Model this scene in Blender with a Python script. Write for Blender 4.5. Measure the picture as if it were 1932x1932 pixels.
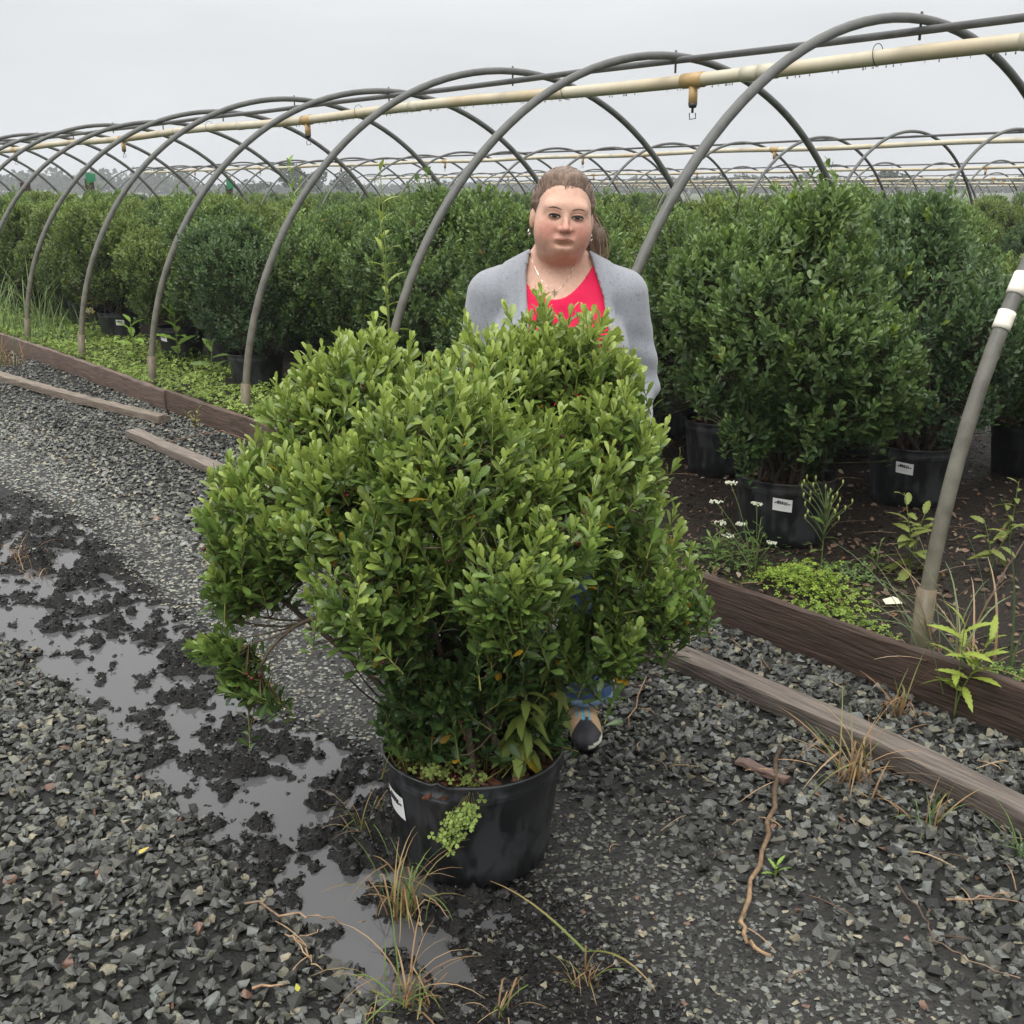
import bpy, bmesh, math, random
import numpy as np
from mathutils import Vector, Matrix

for o in list(bpy.data.objects):
    bpy.data.objects.remove(o, do_unlink=True)
scene = bpy.context.scene
COL = scene.collection
rad = math.radians

# ------------------------------------------------------------------ camera
PITCH, ROLL, EYE, FPX = rad(16.25), rad(0.15), 1.59, 2086.0
cam_data = bpy.data.cameras.new('camera')
cam = bpy.data.objects.new('camera', cam_data)
COL.objects.link(cam)
cam.matrix_world = (Matrix.Translation((0, 0, EYE)) @ Matrix.Rotation(rad(90) - PITCH, 4, 'X')
                    @ Matrix.Rotation(-ROLL, 4, 'Z'))
cam_data.sensor_fit = 'HORIZONTAL'
cam_data.angle = 2 * math.atan(966.0 / FPX)
cam_data.clip_start = 0.05
cam_data.clip_end = 4000
scene.camera = cam

# ------------------------------------------------------------------ overcast sky
SUN_EL, SUN_AZ = rad(58), rad(205)
world = bpy.data.worlds.new('World')
scene.world = world
world.use_nodes = True
wn, wl = world.node_tree.nodes, world.node_tree.links
wn.clear()
w_out = wn.new('ShaderNodeOutputWorld')
w_bg = wn.new('ShaderNodeBackground')
w_tc = wn.new('ShaderNodeTexCoord')
w_sep = wn.new('ShaderNodeSeparateXYZ')
wl.new(w_tc.outputs['Generated'], w_sep.inputs[0])
w_ramp = wn.new('ShaderNodeValToRGB')           # brightness rises towards the zenith, as a cloud deck does
el = w_ramp.color_ramp.elements
SKY = [(0.0, (.53, .55, .575)), (.07, (.555, .57, .585)), (.16, (.60, .61, .62)), (.40, (.98, .98, .98)), (1.0, (1.95, 1.95, 1.93))]
el[0].position, el[0].color = SKY[0][0], (*[c / 2 for c in SKY[0][1]], 1)
el[1].position, el[1].color = SKY[-1][0], (*[c / 2 for c in SKY[-1][1]], 1)
for p_, c_ in SKY[1:-1]:
    e_ = el.new(p_); e_.color = (*[c / 2 for c in c_], 1)
wl.new(w_sep.outputs['Z'], w_ramp.inputs[0])
w_map = wn.new('ShaderNodeMapping'); w_map.inputs['Scale'].default_value = (1.6, 1.6, 7.0)
wl.new(w_tc.outputs['Generated'], w_map.inputs[0])
w_noise = wn.new('ShaderNodeTexNoise')
w_noise.inputs['Scale'].default_value = 1.6; w_noise.inputs['Detail'].default_value = 3.0
wl.new(w_map.outputs[0], w_noise.inputs['Vector'])
w_mr = wn.new('ShaderNodeMapRange')
w_mr.inputs['From Min'].default_value = .3; w_mr.inputs['From Max'].default_value = .7
w_mr.inputs['To Min'].default_value = 1.82; w_mr.inputs['To Max'].default_value = 2.14
wl.new(w_noise.outputs['Fac'], w_mr.inputs['Value'])
w_mul = wn.new('ShaderNodeVectorMath'); w_mul.operation = 'SCALE'
wl.new(w_ramp.outputs['Color'], w_mul.inputs[0]); wl.new(w_mr.outputs[0], w_mul.inputs['Scale'])
w_sky = wn.new('ShaderNodeTexSky'); w_sky.sky_type = 'NISHITA'; w_sky.sun_disc = False
w_sky.sun_elevation = SUN_EL; w_sky.sun_rotation = SUN_AZ
w_sc = wn.new('ShaderNodeVectorMath'); w_sc.operation = 'SCALE'; w_sc.inputs['Scale'].default_value = 0.06
wl.new(w_sky.outputs[0], w_sc.inputs[0])
w_mix = wn.new('ShaderNodeMix'); w_mix.data_type = 'RGBA'; w_mix.inputs['Factor'].default_value = 0.96
wl.new(w_sc.outputs[0], w_mix.inputs['A']); wl.new(w_mul.outputs[0], w_mix.inputs['B'])
wl.new(w_mix.outputs['Result'], w_bg.inputs['Color'])
w_bg.inputs['Strength'].default_value = 1.0
wl.new(w_bg.outputs[0], w_out.inputs[0])

sun_data = bpy.data.lights.new('sun', 'SUN')
sun_data.energy = 1.3; sun_data.angle = rad(35); sun_data.color = (1, .98, .95)
sun = bpy.data.objects.new('sun', sun_data); COL.objects.link(sun)
sun.rotation_euler = (rad(90) - SUN_EL, 0, rad(180) - SUN_AZ)

scene.view_settings.view_transform = 'Standard'
scene.view_settings.look = 'None'
scene.view_settings.exposure = 0.50
scene.view_settings.gamma = 1.0
scene.view_settings.use_curve_mapping = False

# ------------------------------------------------------------------ helpers
rng = np.random.default_rng(7)
TH = rad(51.7)
O2 = np.array([1.34, 3.375])
DV = np.array([-math.cos(TH), math.sin(TH)])     # along the lane and the hoop house
NV = np.array([math.sin(TH), math.cos(TH)])      # across, into the hoop house
SP, RAD, BED = 1.685, 2.285, 0.10                # arch spacing, arch radius, height of the bed inside

def W(s, n, z=0.0):
    q = O2 + DV * s + NV * n
    return Vector((q[0], q[1], z))

def to_sn(x, y):
    dx, dy = x - O2[0], y - O2[1]
    return dx * DV[0] + dy * DV[1], dx * NV[0] + dy * NV[1]

def ray(u, v):
    a, b = (u - 966) / FPX, -(v - 966) / FPX
    x = a * math.cos(ROLL) + b * math.sin(ROLL); y = -a * math.sin(ROLL) + b * math.cos(ROLL)
    return np.array([x, math.cos(PITCH) + y * math.sin(PITCH), y * math.cos(PITCH) - math.sin(PITCH)])

def G(u, v, z=0.0):                               # survey helper: where a sight line meets level z
    d = ray(u, v); t = (z - EYE) / d[2]
    return Vector((t * d[0], t * d[1], z))

def AY(u, v, Y):                                  # survey helper: point at distance Y
    d = ray(u, v); t = Y / d[1]
    return Vector((t * d[0], Y, EYE + t * d[2]))

def in_view(P, mu=420, mv=420):
    x, y, z = P[:, 0], P[:, 1], P[:, 2] - EYE
    dep = y * math.cos(PITCH) - z * math.sin(PITCH); up = y * math.sin(PITCH) + z * math.cos(PITCH)
    dd = np.maximum(dep, .05)
    u = 966 + FPX * x / dd; v = 966 - FPX * up / dd
    return (dep > .3) & (u > -mu) & (u < 1932 + mu) & (v > -mv) & (v < 1932 + mv)

def nrm(a):
    return a / np.maximum(np.linalg.norm(a, axis=-1, keepdims=True), 1e-9)

def mesh_np(name, V, faces, mats, col=None, smooth=True, midx=None):
    """faces: list of int arrays (m,3) or (m,4)"""
    me = bpy.data.meshes.new(name)
    V = np.asarray(V, dtype=np.float32)
    faces = [np.asarray(f, dtype=np.int32) for f in faces if len(f)]
    me.vertices.add(len(V)); me.vertices.foreach_set('co', V.ravel())
    loops = np.concatenate([f.ravel() for f in faces])
    tot = np.concatenate([np.full(len(f), f.shape[1], dtype=np.int32) for f in faces])
    start = np.concatenate([[0], np.cumsum(tot)[:-1]]).astype(np.int32)
    me.loops.add(len(loops)); me.loops.foreach_set('vertex_index', loops)
    me.polygons.add(len(tot)); me.polygons.foreach_set('loop_start', start)
    me.polygons.foreach_set('loop_total', tot)
    me.polygons.foreach_set('use_smooth', np.full(len(tot), smooth, dtype=bool))
    for m in (mats if isinstance(mats, (list, tuple)) else [mats]):
        me.materials.append(m)
    if midx is not None:
        me.polygons.foreach_set('material_index', np.asarray(midx, dtype=np.int32))
    if col is not None:
        a = me.attributes.new('col', 'FLOAT_COLOR', 'POINT')
        c = np.ones((len(V), 4), dtype=np.float32); c[:, :3] = col
        a.data.foreach_set('color', c.ravel())
    me.update(calc_edges=True)
    me.validate()
    return me

def link(name, me, parent=None, loc=None, kind=None):
    o = bpy.data.objects.new(name, me)
    COL.objects.link(o)
    if parent is not None: o.parent = parent
    if loc is not None: o.location = loc
    if kind: o['kind'] = kind
    return o

def tag(o, label=None, cat=None, group=None, kind=None):
    if label: o['label'] = label
    if cat: o['category'] = cat
    if group: o['group'] = group
    if kind: o['kind'] = kind
    return o

def thing(name, label, cat, loc=(0, 0, 0), rz=0.0, group=None):
    o = bpy.data.objects.new(name, None)
    o.empty_display_size = .05
    COL.objects.link(o); o.location = loc; o.rotation_euler = (0, 0, rz)
    return tag(o, label, cat, group)

class Buf:
    def __init__(s): s.V, s.F3, s.F4, s.C, s.n = [], [], [], [], 0
    def add(s, V, F3=None, F4=None, col=None):
        V = np.asarray(V, float).reshape(-1, 3)
        if F3 is not None and len(F3): s.F3.append(np.asarray(F3) + s.n)
        if F4 is not None and len(F4): s.F4.append(np.asarray(F4) + s.n)
        c = np.zeros((len(V), 3)) + (col if col is not None else (.5, .5, .5))
        s.V.append(V); s.C.append(c); s.n += len(V)
        return s
    def tube(s, pts, r, sides=8, col=None, cap=True):
        pts = np.asarray([tuple(p) for p in pts], float); k = len(pts)
        r = np.broadcast_to(np.asarray(r, float), (k,))
        t = nrm(np.gradient(pts, axis=0))
        ref = np.array([0, 0, 1.0]) if abs(t[:, 2]).mean() < .8 else np.array([1.0, 0, 0])
        u = nrm(np.cross(t, ref)); w = np.cross(t, u)
        a = np.arange(sides) * 2 * np.pi / sides
        V = pts[:, None] + r[:, None, None] * (np.cos(a)[None, :, None] * u[:, None] + np.sin(a)[None, :, None] * w[:, None])
        i, j = np.meshgrid(np.arange(k - 1), np.arange(sides), indexing='ij')
        j2 = (j + 1) % sides
        F4 = np.stack([i * sides + j, i * sides + j2, (i + 1) * sides + j2, (i + 1) * sides + j], -1).reshape(-1, 4)
        V = V.reshape(-1, 3); F3 = []
        if cap:
            V = np.vstack([V, pts[:1], pts[-1:]])
            jj = np.arange(sides)
            F3 = np.concatenate([np.stack([np.full(sides, k * sides), (jj + 1) % sides, jj], -1),
                                 np.stack([np.full(sides, k * sides + 1), (k - 1) * sides + jj, (k - 1) * sides + (jj + 1) % sides], -1)])
        cc = None
        if col is not None:
            cc = np.asarray(col, float)
            if cc.ndim == 2:
                cc = np.repeat(cc, sides, axis=0)
                if cap: cc = np.vstack([cc, cc[:1], cc[-1:]])
        return s.add(V, F3, F4, cc)
    def lathe(s, prof, sides=32, col=None, center=(0, 0, 0)):
        p = np.asarray(prof, float); k = len(p)
        a = np.arange(sides) * 2 * np.pi / sides
        V = np.stack([p[:, 0][:, None] * np.cos(a), p[:, 0][:, None] * np.sin(a), np.repeat(p[:, 1][:, None], sides, 1)], -1)
        i, j = np.meshgrid(np.arange(k - 1), np.arange(sides), indexing='ij'); j2 = (j + 1) % sides
        F4 = np.stack([i * sides + j, i * sides + j2, (i + 1) * sides + j2, (i + 1) * sides + j], -1).reshape(-1, 4)
        return s.add(V.reshape(-1, 3) + np.asarray(center), None, F4, col)
    def box(s, c, h, R=None, col=None):
        q = np.array([[x, y, z] for z in (-1, 1) for y in (-1, 1) for x in (-1, 1)], float) * np.asarray(h)
        if R is not None: q = q @ np.asarray(R).T
        F4 = [(0, 2, 3, 1), (4, 5, 7, 6), (0, 1, 5, 4), (2, 6, 7, 3), (0, 4, 6, 2), (1, 3, 7, 5)]
        return s.add(q + np.asarray(c), None, F4, col)
    def mesh(s, name, mat, smooth=True):
        fs = []
        if s.F3: fs.append(np.concatenate(s.F3))
        if s.F4: fs.append(np.concatenate(s.F4))
        return mesh_np(name, np.concatenate(s.V), fs, mat, np.concatenate(s.C), smooth)
    def obj(s, name, mat, parent=None, smooth=True, loc=None, kind=None):
        return link(name, s.mesh(name, mat, smooth), parent, loc, kind)

# value noise --------------------------------------------------------
_T = np.random.default_rng(99).random((256, 256))
def vnoise(x, y):
    xi, yi = np.floor(x).astype(int), np.floor(y).astype(int)
    fx, fy = x - xi, y - yi
    fx, fy = fx * fx * (3 - 2 * fx), fy * fy * (3 - 2 * fy)
    g = lambda a, b: _T[a & 255, b & 255]
    return (g(xi, yi) * (1 - fx) + g(xi + 1, yi) * fx) * (1 - fy) + (g(xi, yi + 1) * (1 - fx) + g(xi + 1, yi + 1) * fx) * fy
def fbm(x, y, o=4):
    t, a, s = 0, .5, 0
    for i in range(o):
        t = t + a * vnoise(x * 2 ** i + 17 * i, y * 2 ** i + 31 * i); s += a; a *= .55
    return t / s

def sstep(a, b, x):
    t = np.clip((x - a) / (b - a), 0, 1); return t * t * (3 - 2 * t)

def bez(p0, p1, p2, k=8):
    t = np.linspace(0, 1, k)[:, None]; p0, p1, p2 = (np.asarray(tuple(p), float) for p in (p0, p1, p2))
    return (1 - t) ** 2 * p0 + 2 * t * (1 - t) * p1 + t * t * p2

# ------------------------------------------------------------------ materials
def mat(name, rough=.6, spec=.5, attr=True, base=(.5, .5, .5), vary=0.0, vscale=30, bump=0.0, bscale=60, transl=0.0,
        vmap=(1, 1, 1), metal=0.0, rvary=0.0, coat=0.0, sheen=0.0):
    m = bpy.data.materials.new(name); m.use_nodes = True
    nt = m.node_tree; n, l = nt.nodes, nt.links
    b = n['Principled BSDF']; out = n['Material Output']
    b.inputs['Roughness'].default_value = rough
    b.inputs['Specular IOR Level'].default_value = spec
    b.inputs['Metallic'].default_value = metal
    b.inputs['Coat Weight'].default_value = coat
    b.inputs['Coat Roughness'].default_value = .15
    b.inputs['Sheen Weight'].default_value = sheen
    if attr:
        a = n.new('ShaderNodeAttribute'); a.attribute_name = 'col'; c = a.outputs['Color']
    else:
        r = n.new('ShaderNodeRGB'); r.outputs[0].default_value = (*base, 1); c = r.outputs[0]
    tc = n.new('ShaderNodeTexCoord'); mp = n.new('ShaderNodeMapping'); mp.inputs['Scale'].default_value = vmap
    l.new(tc.outputs['Object'], mp.inputs[0])
    if vary or rvary:
        nz = n.new('ShaderNodeTexNoise'); nz.inputs['Scale'].default_value = vscale; nz.inputs['Detail'].default_value = 4
        l.new(mp.outputs[0], nz.inputs['Vector'])
        if vary:
            mr = n.new('ShaderNodeMapRange'); mr.inputs['From Min'].default_value = .3; mr.inputs['From Max'].default_value = .7
            mr.inputs['To Min'].default_value = 1 - vary; mr.inputs['To Max'].default_value = 1 + vary
            l.new(nz.outputs['Fac'], mr.inputs['Value'])
            vm = n.new('ShaderNodeVectorMath'); vm.operation = 'SCALE'
            l.new(c, vm.inputs[0]); l.new(mr.outputs[0], vm.inputs['Scale']); c = vm.outputs[0]
        if rvary:
            mr = n.new('ShaderNodeMapRange'); mr.inputs['From Min'].default_value = .35; mr.inputs['From Max'].default_value = .65
            mr.inputs['To Min'].default_value = max(.02, rough - rvary); mr.inputs['To Max'].default_value = rough + rvary
            l.new(nz.outputs['Fac'], mr.inputs['Value']); l.new(mr.outputs[0], b.inputs['Roughness'])
    l.new(c, b.inputs['Base Color'])
    if bump:
        nb = n.new('ShaderNodeTexNoise'); nb.inputs['Scale'].default_value = bscale; nb.inputs['Detail'].default_value = 5
        l.new(mp.outputs[0], nb.inputs['Vector'])
        bp = n.new('ShaderNodeBump'); bp.inputs['Strength'].default_value = bump; bp.inputs['Distance'].default_value = .01
        l.new(nb.outputs['Fac'], bp.inputs['Height']); l.new(bp.outputs[0], b.inputs['Normal'])
    if transl:
        t = n.new('ShaderNodeBsdfTranslucent'); mx = n.new('ShaderNodeMixShader'); mx.inputs[0].default_value = transl
        l.new(c, t.inputs['Color']); l.new(b.outputs[0], mx.inputs[1]); l.new(t.outputs[0], mx.inputs[2])
        l.new(mx.outputs[0], out.inputs['Surface'])
    return m

M_LEAF = mat('leaf', rough=.30, spec=.5, transl=.30, vary=.10, vscale=40)
M_LEAF_BG = mat('leaf_row', rough=.38, spec=.42, transl=.28)
M_WEED = mat('weed_leaf', rough=.5, spec=.35, transl=.3, vary=.15, vscale=60)
M_GRASS = mat('grass_blade', rough=.55, spec=.3, transl=.25)
M_BARK = mat('bark', rough=.85, spec=.2, vary=.3, vscale=60, bump=.5, bscale=120)
M_STONE = mat('crushed_stone', rough=.30, spec=.36, vary=.34, vscale=45, bump=.35, bscale=160, rvary=.15)
M_GROUND = mat('ground', rough=.6, spec=.25, vary=.45, vscale=55, bump=.9, bscale=90, rvary=.2)
M_MULCH = mat('mulch', rough=.75, spec=.3, vary=.35, vscale=50, bump=.5, bscale=80)
M_GALV = mat('galvanised_pipe', rough=.5, spec=.4, vary=.28, vscale=14, rvary=.15, bump=.12, bscale=90)
M_PVC = mat('pvc_pipe', rough=.38, spec=.5, vary=.07, vscale=9, vmap=(1, 1, 1))
M_BLACK = mat('black_plastic_dark', rough=.5, spec=.5, attr=False, base=(.012, .013, .014))
M_WOOD = mat('timber', rough=.62, spec=.35, vary=.42, vscale=6, vmap=(1, 14, 14), bump=.55, bscale=9, rvary=.12)
M_PAPER = mat('paper', rough=.55, spec=.3)
M_BERRY = mat('berry', rough=.3, spec=.5, attr=False, base=(.10, .012, .018))
# ------------------------------------------------------------------ ground
WATER_Z = -0.006
def puddle_t(s, n):
    nl = -2.24 + .16 * (fbm(s * 1.3 + 5, s * 0 + 2.5, 3) - .5) - .10 * sstep(1.6, 3.2, s)
    nr = -1.70 + .22 * (fbm(s * 1.7 + 9, s * 0 + 7.5, 3) - .5) + .10 * sstep(1.4, 2.6, s)
    return (n - nl) / (nr - nl)

def gz(s, n):
    s, n = np.asarray(s, float), np.asarray(n, float)
    z = .012 + .016 * (fbm(s * .9, n * .9, 3) - .5)
    z = z + .012 * sstep(-2.35, -2.75, n) + .010 * sstep(-1.2, -.6, n)
    t = puddle_t(s, n)
    w = sstep(-.10, .12, t) * sstep(1.12, .85, t) * sstep(-1.2, -.7, s) * sstep(4.6, 3.6, s)
    cl = (fbm(s * 9.0, n * 11.5, 5) - .5) + .75 * (fbm(s * 26 + 40, n * 30, 4) - .5)
    bed = -.0125 + .013 * sstep(.30, .95, t) + cl * (.075 + .060 * sstep(.10, .6, t)) + .012 * sstep(.9, .3, s) * sstep(.35, .62, t)
    bed = bed + .016 * (fbm(s * 30, n * 30, 3) - .42) * sstep(-.010, -.003, bed)
    bed = bed + .006 * sstep(.1, -.35, s)
    z = z * (1 - w) + bed * w
    wet = sstep(.05, -.25, s) * sstep(-2.25, -2.0, n) * sstep(-1.45, -1.75, n)
    z = z * (1 - wet * .8) + wet * .8 * (-.004 + .012 * (fbm(s * 14, n * 14, 3) - .5))
    z = np.where(n > -.085, BED + .03 * (fbm(s * 1.5 + 3, n * 1.5, 4) - .5), z)
    return z

def gw(x, y):
    s, n = to_sn(np.asarray(x, float), np.asarray(y, float)); return gz(s, n)

def gp(u, v, bed=False):                          # ground point on a sight line, resting on the real surface
    p = G(u, v, BED if bed else 0.0)
    for _ in range(3):
        z = float(gw(p.x, p.y)); p = G(u, v, z)
    return p

def axis(parts):
    out = []
    for a, b, st in parts:
        out.append(np.linspace(a, b, max(2, int(round((b - a) / st)) + 1))[:-1])
    out.append([parts[-1][1]])
    return np.concatenate(out)

sa = axis([(-1500, -60, 200), (-60, -8, 8), (-8, -1.3, .6), (-1.3, 3.9, .0125), (3.9, 9, .08), (9, 30, .8), (30, 150, 10), (150, 2500, 250)])
na = axis([(-2500, -200, 250), (-200, -20, 20), (-20, -4, 1.5), (-4, -2.6, .05), (-2.6, -1.5, .0115), (-1.5, -.1, .05),
           (-.1, -.08, .02), (-.08, 3, .08), (3, 4.7, .4), (4.7, 4.8, .1), (4.8, 30, 1.4), (30, 200, 15), (200, 2500, 250)])
S_, N_ = np.meshgrid(sa, na, indexing='ij')
Z_ = gz(S_, N_)
X_ = O2[0] + DV[0] * S_ + NV[0] * N_; Y_ = O2[1] + DV[1] * S_ + NV[1] * N_
ni, nj = S_.shape
ii, jj = np.meshgrid(np.arange(ni - 1), np.arange(nj - 1), indexing='ij')
F4 = np.stack([ii * nj + jj, ii * nj + jj + 1, (ii + 1) * nj + jj + 1, (ii + 1) * nj + jj], -1).reshape(-1, 4)
t_ = puddle_t(S_, N_)
mud = sstep(-.1, .1, t_) * sstep(1.25, .9, t_) * (S_ > -1.3) * (S_ < 5)
c_gr, c_mud, c_bed, c_far = np.array([.010, .010, .009]), np.array([.008, .0075, .007]), np.array([.020, .015, .011]), np.array([.06, .075, .03])
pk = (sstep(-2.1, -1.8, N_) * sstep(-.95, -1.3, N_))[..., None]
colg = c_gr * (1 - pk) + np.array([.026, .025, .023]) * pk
colg = colg + (c_mud - colg) * mud[..., None]
colg = np.where((N_ > -.09)[..., None], c_bed, colg)
colg = np.where(((N_ > 4.75) & (N_ < 10.4))[..., None], np.array([.13, .13, .125]), colg)
far = sstep(20, 60, np.hypot(X_, Y_))[..., None]
colg = colg * (1 - far) + c_far * far
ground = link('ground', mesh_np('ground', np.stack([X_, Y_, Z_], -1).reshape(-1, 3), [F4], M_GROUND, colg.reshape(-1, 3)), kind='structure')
ground['label'] = 'wet gravel lane and dark soil of the nursery ground'

# shallow muddy rain water lying in the wheel rut
mw = bpy.data.materials.new('muddy_water'); mw.use_nodes = True
b_ = mw.node_tree.nodes['Principled BSDF']
b_.inputs['Base Color'].default_value = (.080, .079, .080, 1); b_.inputs['Roughness'].default_value = .03
b_.inputs['IOR'].default_value = 1.33; b_.inputs['Specular IOR Level'].default_value = .5
nz_ = mw.node_tree.nodes.new('ShaderNodeTexNoise'); nz_.inputs['Scale'].default_value = 9
bp_ = mw.node_tree.nodes.new('ShaderNodeBump'); bp_.inputs['Strength'].default_value = .05; bp_.inputs['Distance'].default_value = .004
tc_ = mw.node_tree.nodes.new('ShaderNodeTexCoord')
mw.node_tree.links.new(tc_.outputs['Object'], nz_.inputs['Vector'])
mw.node_tree.links.new(nz_.outputs['Fac'], bp_.inputs['Height']); mw.node_tree.links.new(bp_.outputs[0], b_.inputs['Normal'])
wv = [W(s, n, WATER_Z) for s, n in ((-1.6, -2.62), (5.2, -2.62), (5.2, -1.3), (-1.6, -1.3))]
puddle = link('puddle', mesh_np('puddle', np.array([tuple(v) for v in wv]), [[[3, 2, 1, 0]]], mw), kind='structure')
puddle['label'] = 'muddy rain puddle along the wheel rut'

# ------------------------------------------------------------------ crushed stone
def stone_variants(k, npts, seed):
    r = np.random.default_rng(seed); out = []
    for i in range(k):
        bm = bmesh.new()
        P = nrm(r.normal(size=(npts, 3))) * (.78 + .3 * r.random((npts, 1)))
        P[:, 2] *= .55 + .2 * r.random(); P[:, 1] *= .7 + .25 * r.random()
        vs = [bm.verts.new(p) for p in P]
        bmesh.ops.convex_hull(bm, input=vs)
        bmesh.ops.delete(bm, geom=[v for v in bm.verts if not v.link_faces], context='VERTS')
        bmesh.ops.triangulate(bm, faces=bm.faces[:])
        bm.verts.index_update()
        out.append((np.array([v.co[:] for v in bm.verts]), np.array([[v.index for v in f.verts] for f in bm.faces])))
        bm.free()
    return out
SV_BIG, SV_SMALL = stone_variants(24, 10, 1), stone_variants(12, 8, 2)

def rots(az, tilt, az2):
    def rz(a):
        z = np.zeros_like(a); o = np.ones_like(a); c, s = np.cos(a), np.sin(a)
        return np.stack([np.stack([c, -s, z], -1), np.stack([s, c, z], -1), np.stack([z, z, o], -1)], -2)
    def rx(a):
        z = np.zeros_like(a); o = np.ones_like(a); c, s = np.cos(a), np.sin(a)
        return np.stack([np.stack([o, z, z], -1), np.stack([z, c, -s], -1), np.stack([z, s, c], -1)], -2)
    return rz(az) @ rx(tilt) @ rz(az2)

def stone_cols(k, r):
    base = np.array([.052, .053, .047]) * (.25 + 1.3 * r.random((k, 1)))
    q = r.random(k)
    base[q < .16] = np.array([.120, .119, .090]) * (.6 + .7 * r.random((int((q < .16).sum()), 1)))
    lt = r.random(k) < .12; base[lt] = np.array([.115, .122, .112]) * (.7 + .6 * r.random((int(lt.sum()), 1)))
    base[(q > .16) & (q < .20)] = np.array([.27, .24, .165]) * (.6 + .6 * r.random((int(((q > .16) & (q < .20)).sum()), 1)))
    base[(q > .20) & (q < .206)] = np.array([.15, .088, .062]) * (.7 + .5 * r.random((int(((q > .20) & (q < .206)).sum()), 1)))
    return base

def scatter(s0, s1, n0, n1, dens, size, flat, lift, tilt, r, keep=None):
    k = int((s1 - s0) * (n1 - n0) * dens)
    s = s0 + (s1 - s0) * r.random(k); n = n0 + (n1 - n0) * r.random(k)
    z = gz(s, n)
    P = np.stack([O2[0] + DV[0] * s + NV[0] * n, O2[1] + DV[1] * s + NV[1] * n, z], -1)
    ok = in_view(P) & (np.abs(n + .1) > .05)
    if keep is not None: ok &= keep(s, n, z, r)
    P, k = P[ok], int(ok.sum())
    sz = size[0] + (size[1] - size[0]) * r.random(k) ** 1.6
    P[:, 2] += lift * sz + r.random(k) * lift * .012
    return P, sz, np.full(k, flat), r.normal(size=k) * tilt

r_ = np.random.default_rng(21)
no_pud = lambda s, n, z, r: (puddle_t(s, n) < .02 + .10 * r.random(len(s)) ** 2) | (puddle_t(s, n) > .98 - .12 * r.random(len(s)) ** 2) | (s < -.9)
sets = []
COARSE = (.0105, .0250)
sets.append(scatter(-1.6, 4.5, -3.9, -2.1, 3000, COARSE, .9, .25, .55, r_, lambda s, n, z, r: (n < -2.2 + .1 * r.random(len(s))) & no_pud(s, n, z, r)))
sets.append(scatter(4.5, 14, -5.5, -2.15, 700, (.013, .024), .9, .25, .5, r_))
sets.append(scatter(-1.6, 3.6, -1.45, -.1, 3000, COARSE, .9, .25, .55, r_, lambda s, n, z, r: n > -1.45 + .5 * r.random(len(s))))
sets.append(scatter(3.6, 7.0, -1.35, -.1, 1700, (.012, .023), .9, .25, .5, r_))
sets.append(scatter(7.0, 16, -2.2, -.1, 700, (.014, .025), .8, .2, .4, r_))
FINE = (.007, .0145)
sets.append(scatter(-1.0, 3.6, -1.95, -.95, 3800, FINE, .55, .05, .22, r_, lambda s, n, z, r: no_pud(s, n, z, r) & (n < -1.45 + .5 * r.random(len(s)))))
sets.append(scatter(3.6, 7.0, -2.15, -1.3, 2300, (.009, .017), .55, .05, .2, r_, lambda s, n, z, r: no_pud(s, n, z, r)))
sets.append(scatter(-1.6, .1, -2.25, -1.4, 3600, (.006, .013), .6, -.10, .25, r_, lambda s, n, z, r: (s < .05 - .25 * r.random(len(s)))))
sets.append(scatter(-1.2, 4.2, -2.4, -1.5, 300, (.006, .014), .7, .1, .4, r_, lambda s, n, z, r: z > WATER_Z - .006))
CRUMB = len(sets)
sets.append(scatter(-1.0, 4.4, -2.4, -1.6, 7500, (.003, .012), .8, .15, .8, r_, lambda s, n, z, r: (z > WATER_Z - .012) & (puddle_t(s, n) > -.12) & (puddle_t(s, n) < 1.02) & (r.random(len(s)) < sstep(-.010, .0, z) * .70 + .16)))
P = np.concatenate([q[0] for q in sets]); SZ = np.concatenate([q[1] for q in sets]); FL = np.concatenate([q[2] for q in sets]); TL = np.concatenate([q[3] for q in sets])
big = np.concatenate([np.full(len(q[0]), i in (0, 2)) for i, q in enumerate(sets)])
K = len(P)
COLS = stone_cols(K, r_)
COLS[np.concatenate([np.full(len(q[0]), i in (5, 6)) for i, q in enumerate(sets)])] *= 1.3
s_all, n_all = to_sn(P[:, 0], P[:, 1])
COLS *= (1 + .95 * sstep(.3, 2.4, s_all) * sstep(-2.2, -1.9, n_all) * sstep(-.9, -1.3, n_all) + .25 * sstep(2.5, 5, s_all))[:, None]  # stones paler farther up the lane: grazing sky sheen put into their colour
COLS *= np.minimum(1, .17 / COLS.max(1, keepdims=True)) ** .5
AZ, AZ2 = r_.random(K) * 6.28, r_.random(K) * 6.28
R = rots(AZ, TL, AZ2)
dist = np.linalg.norm(P - np.array([0, 0, EYE]), axis=1)
COLS[np.concatenate([np.full(len(q[0]), i == CRUMB) for i, q in enumerate(sets)])] = np.array([.013, .012, .011])
score = np.where(in_view(P, -20, -20) & big, SZ / dist, 0)
single = np.zeros(K, bool); single[np.argsort(-score)[:300]] = True
buf = Buf()
for sv, m0 in ((SV_BIG, big), (SV_SMALL, ~big)):
    vi = r_.integers(0, len(sv), K)
    for j, (v, f) in enumerate(sv):
        m = m0 & (vi == j) & ~single
        if not m.any(): continue
        sc = np.stack([SZ[m], SZ[m], SZ[m] * FL[m]], -1)
        loc = np.einsum('kij,vj->kvi', R[m], v) * np.stack([sc[:, 0], sc[:, 1], sc[:, 2]], -1)[:, None]
        V = loc + P[m][:, None]
        k = int(m.sum())
        F = f[None] + (np.arange(k) * len(v))[:, None, None]
        buf.add(V.reshape(-1, 3), F.reshape(-1, 3), None, np.repeat(COLS[m], len(v), axis=0))
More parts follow.
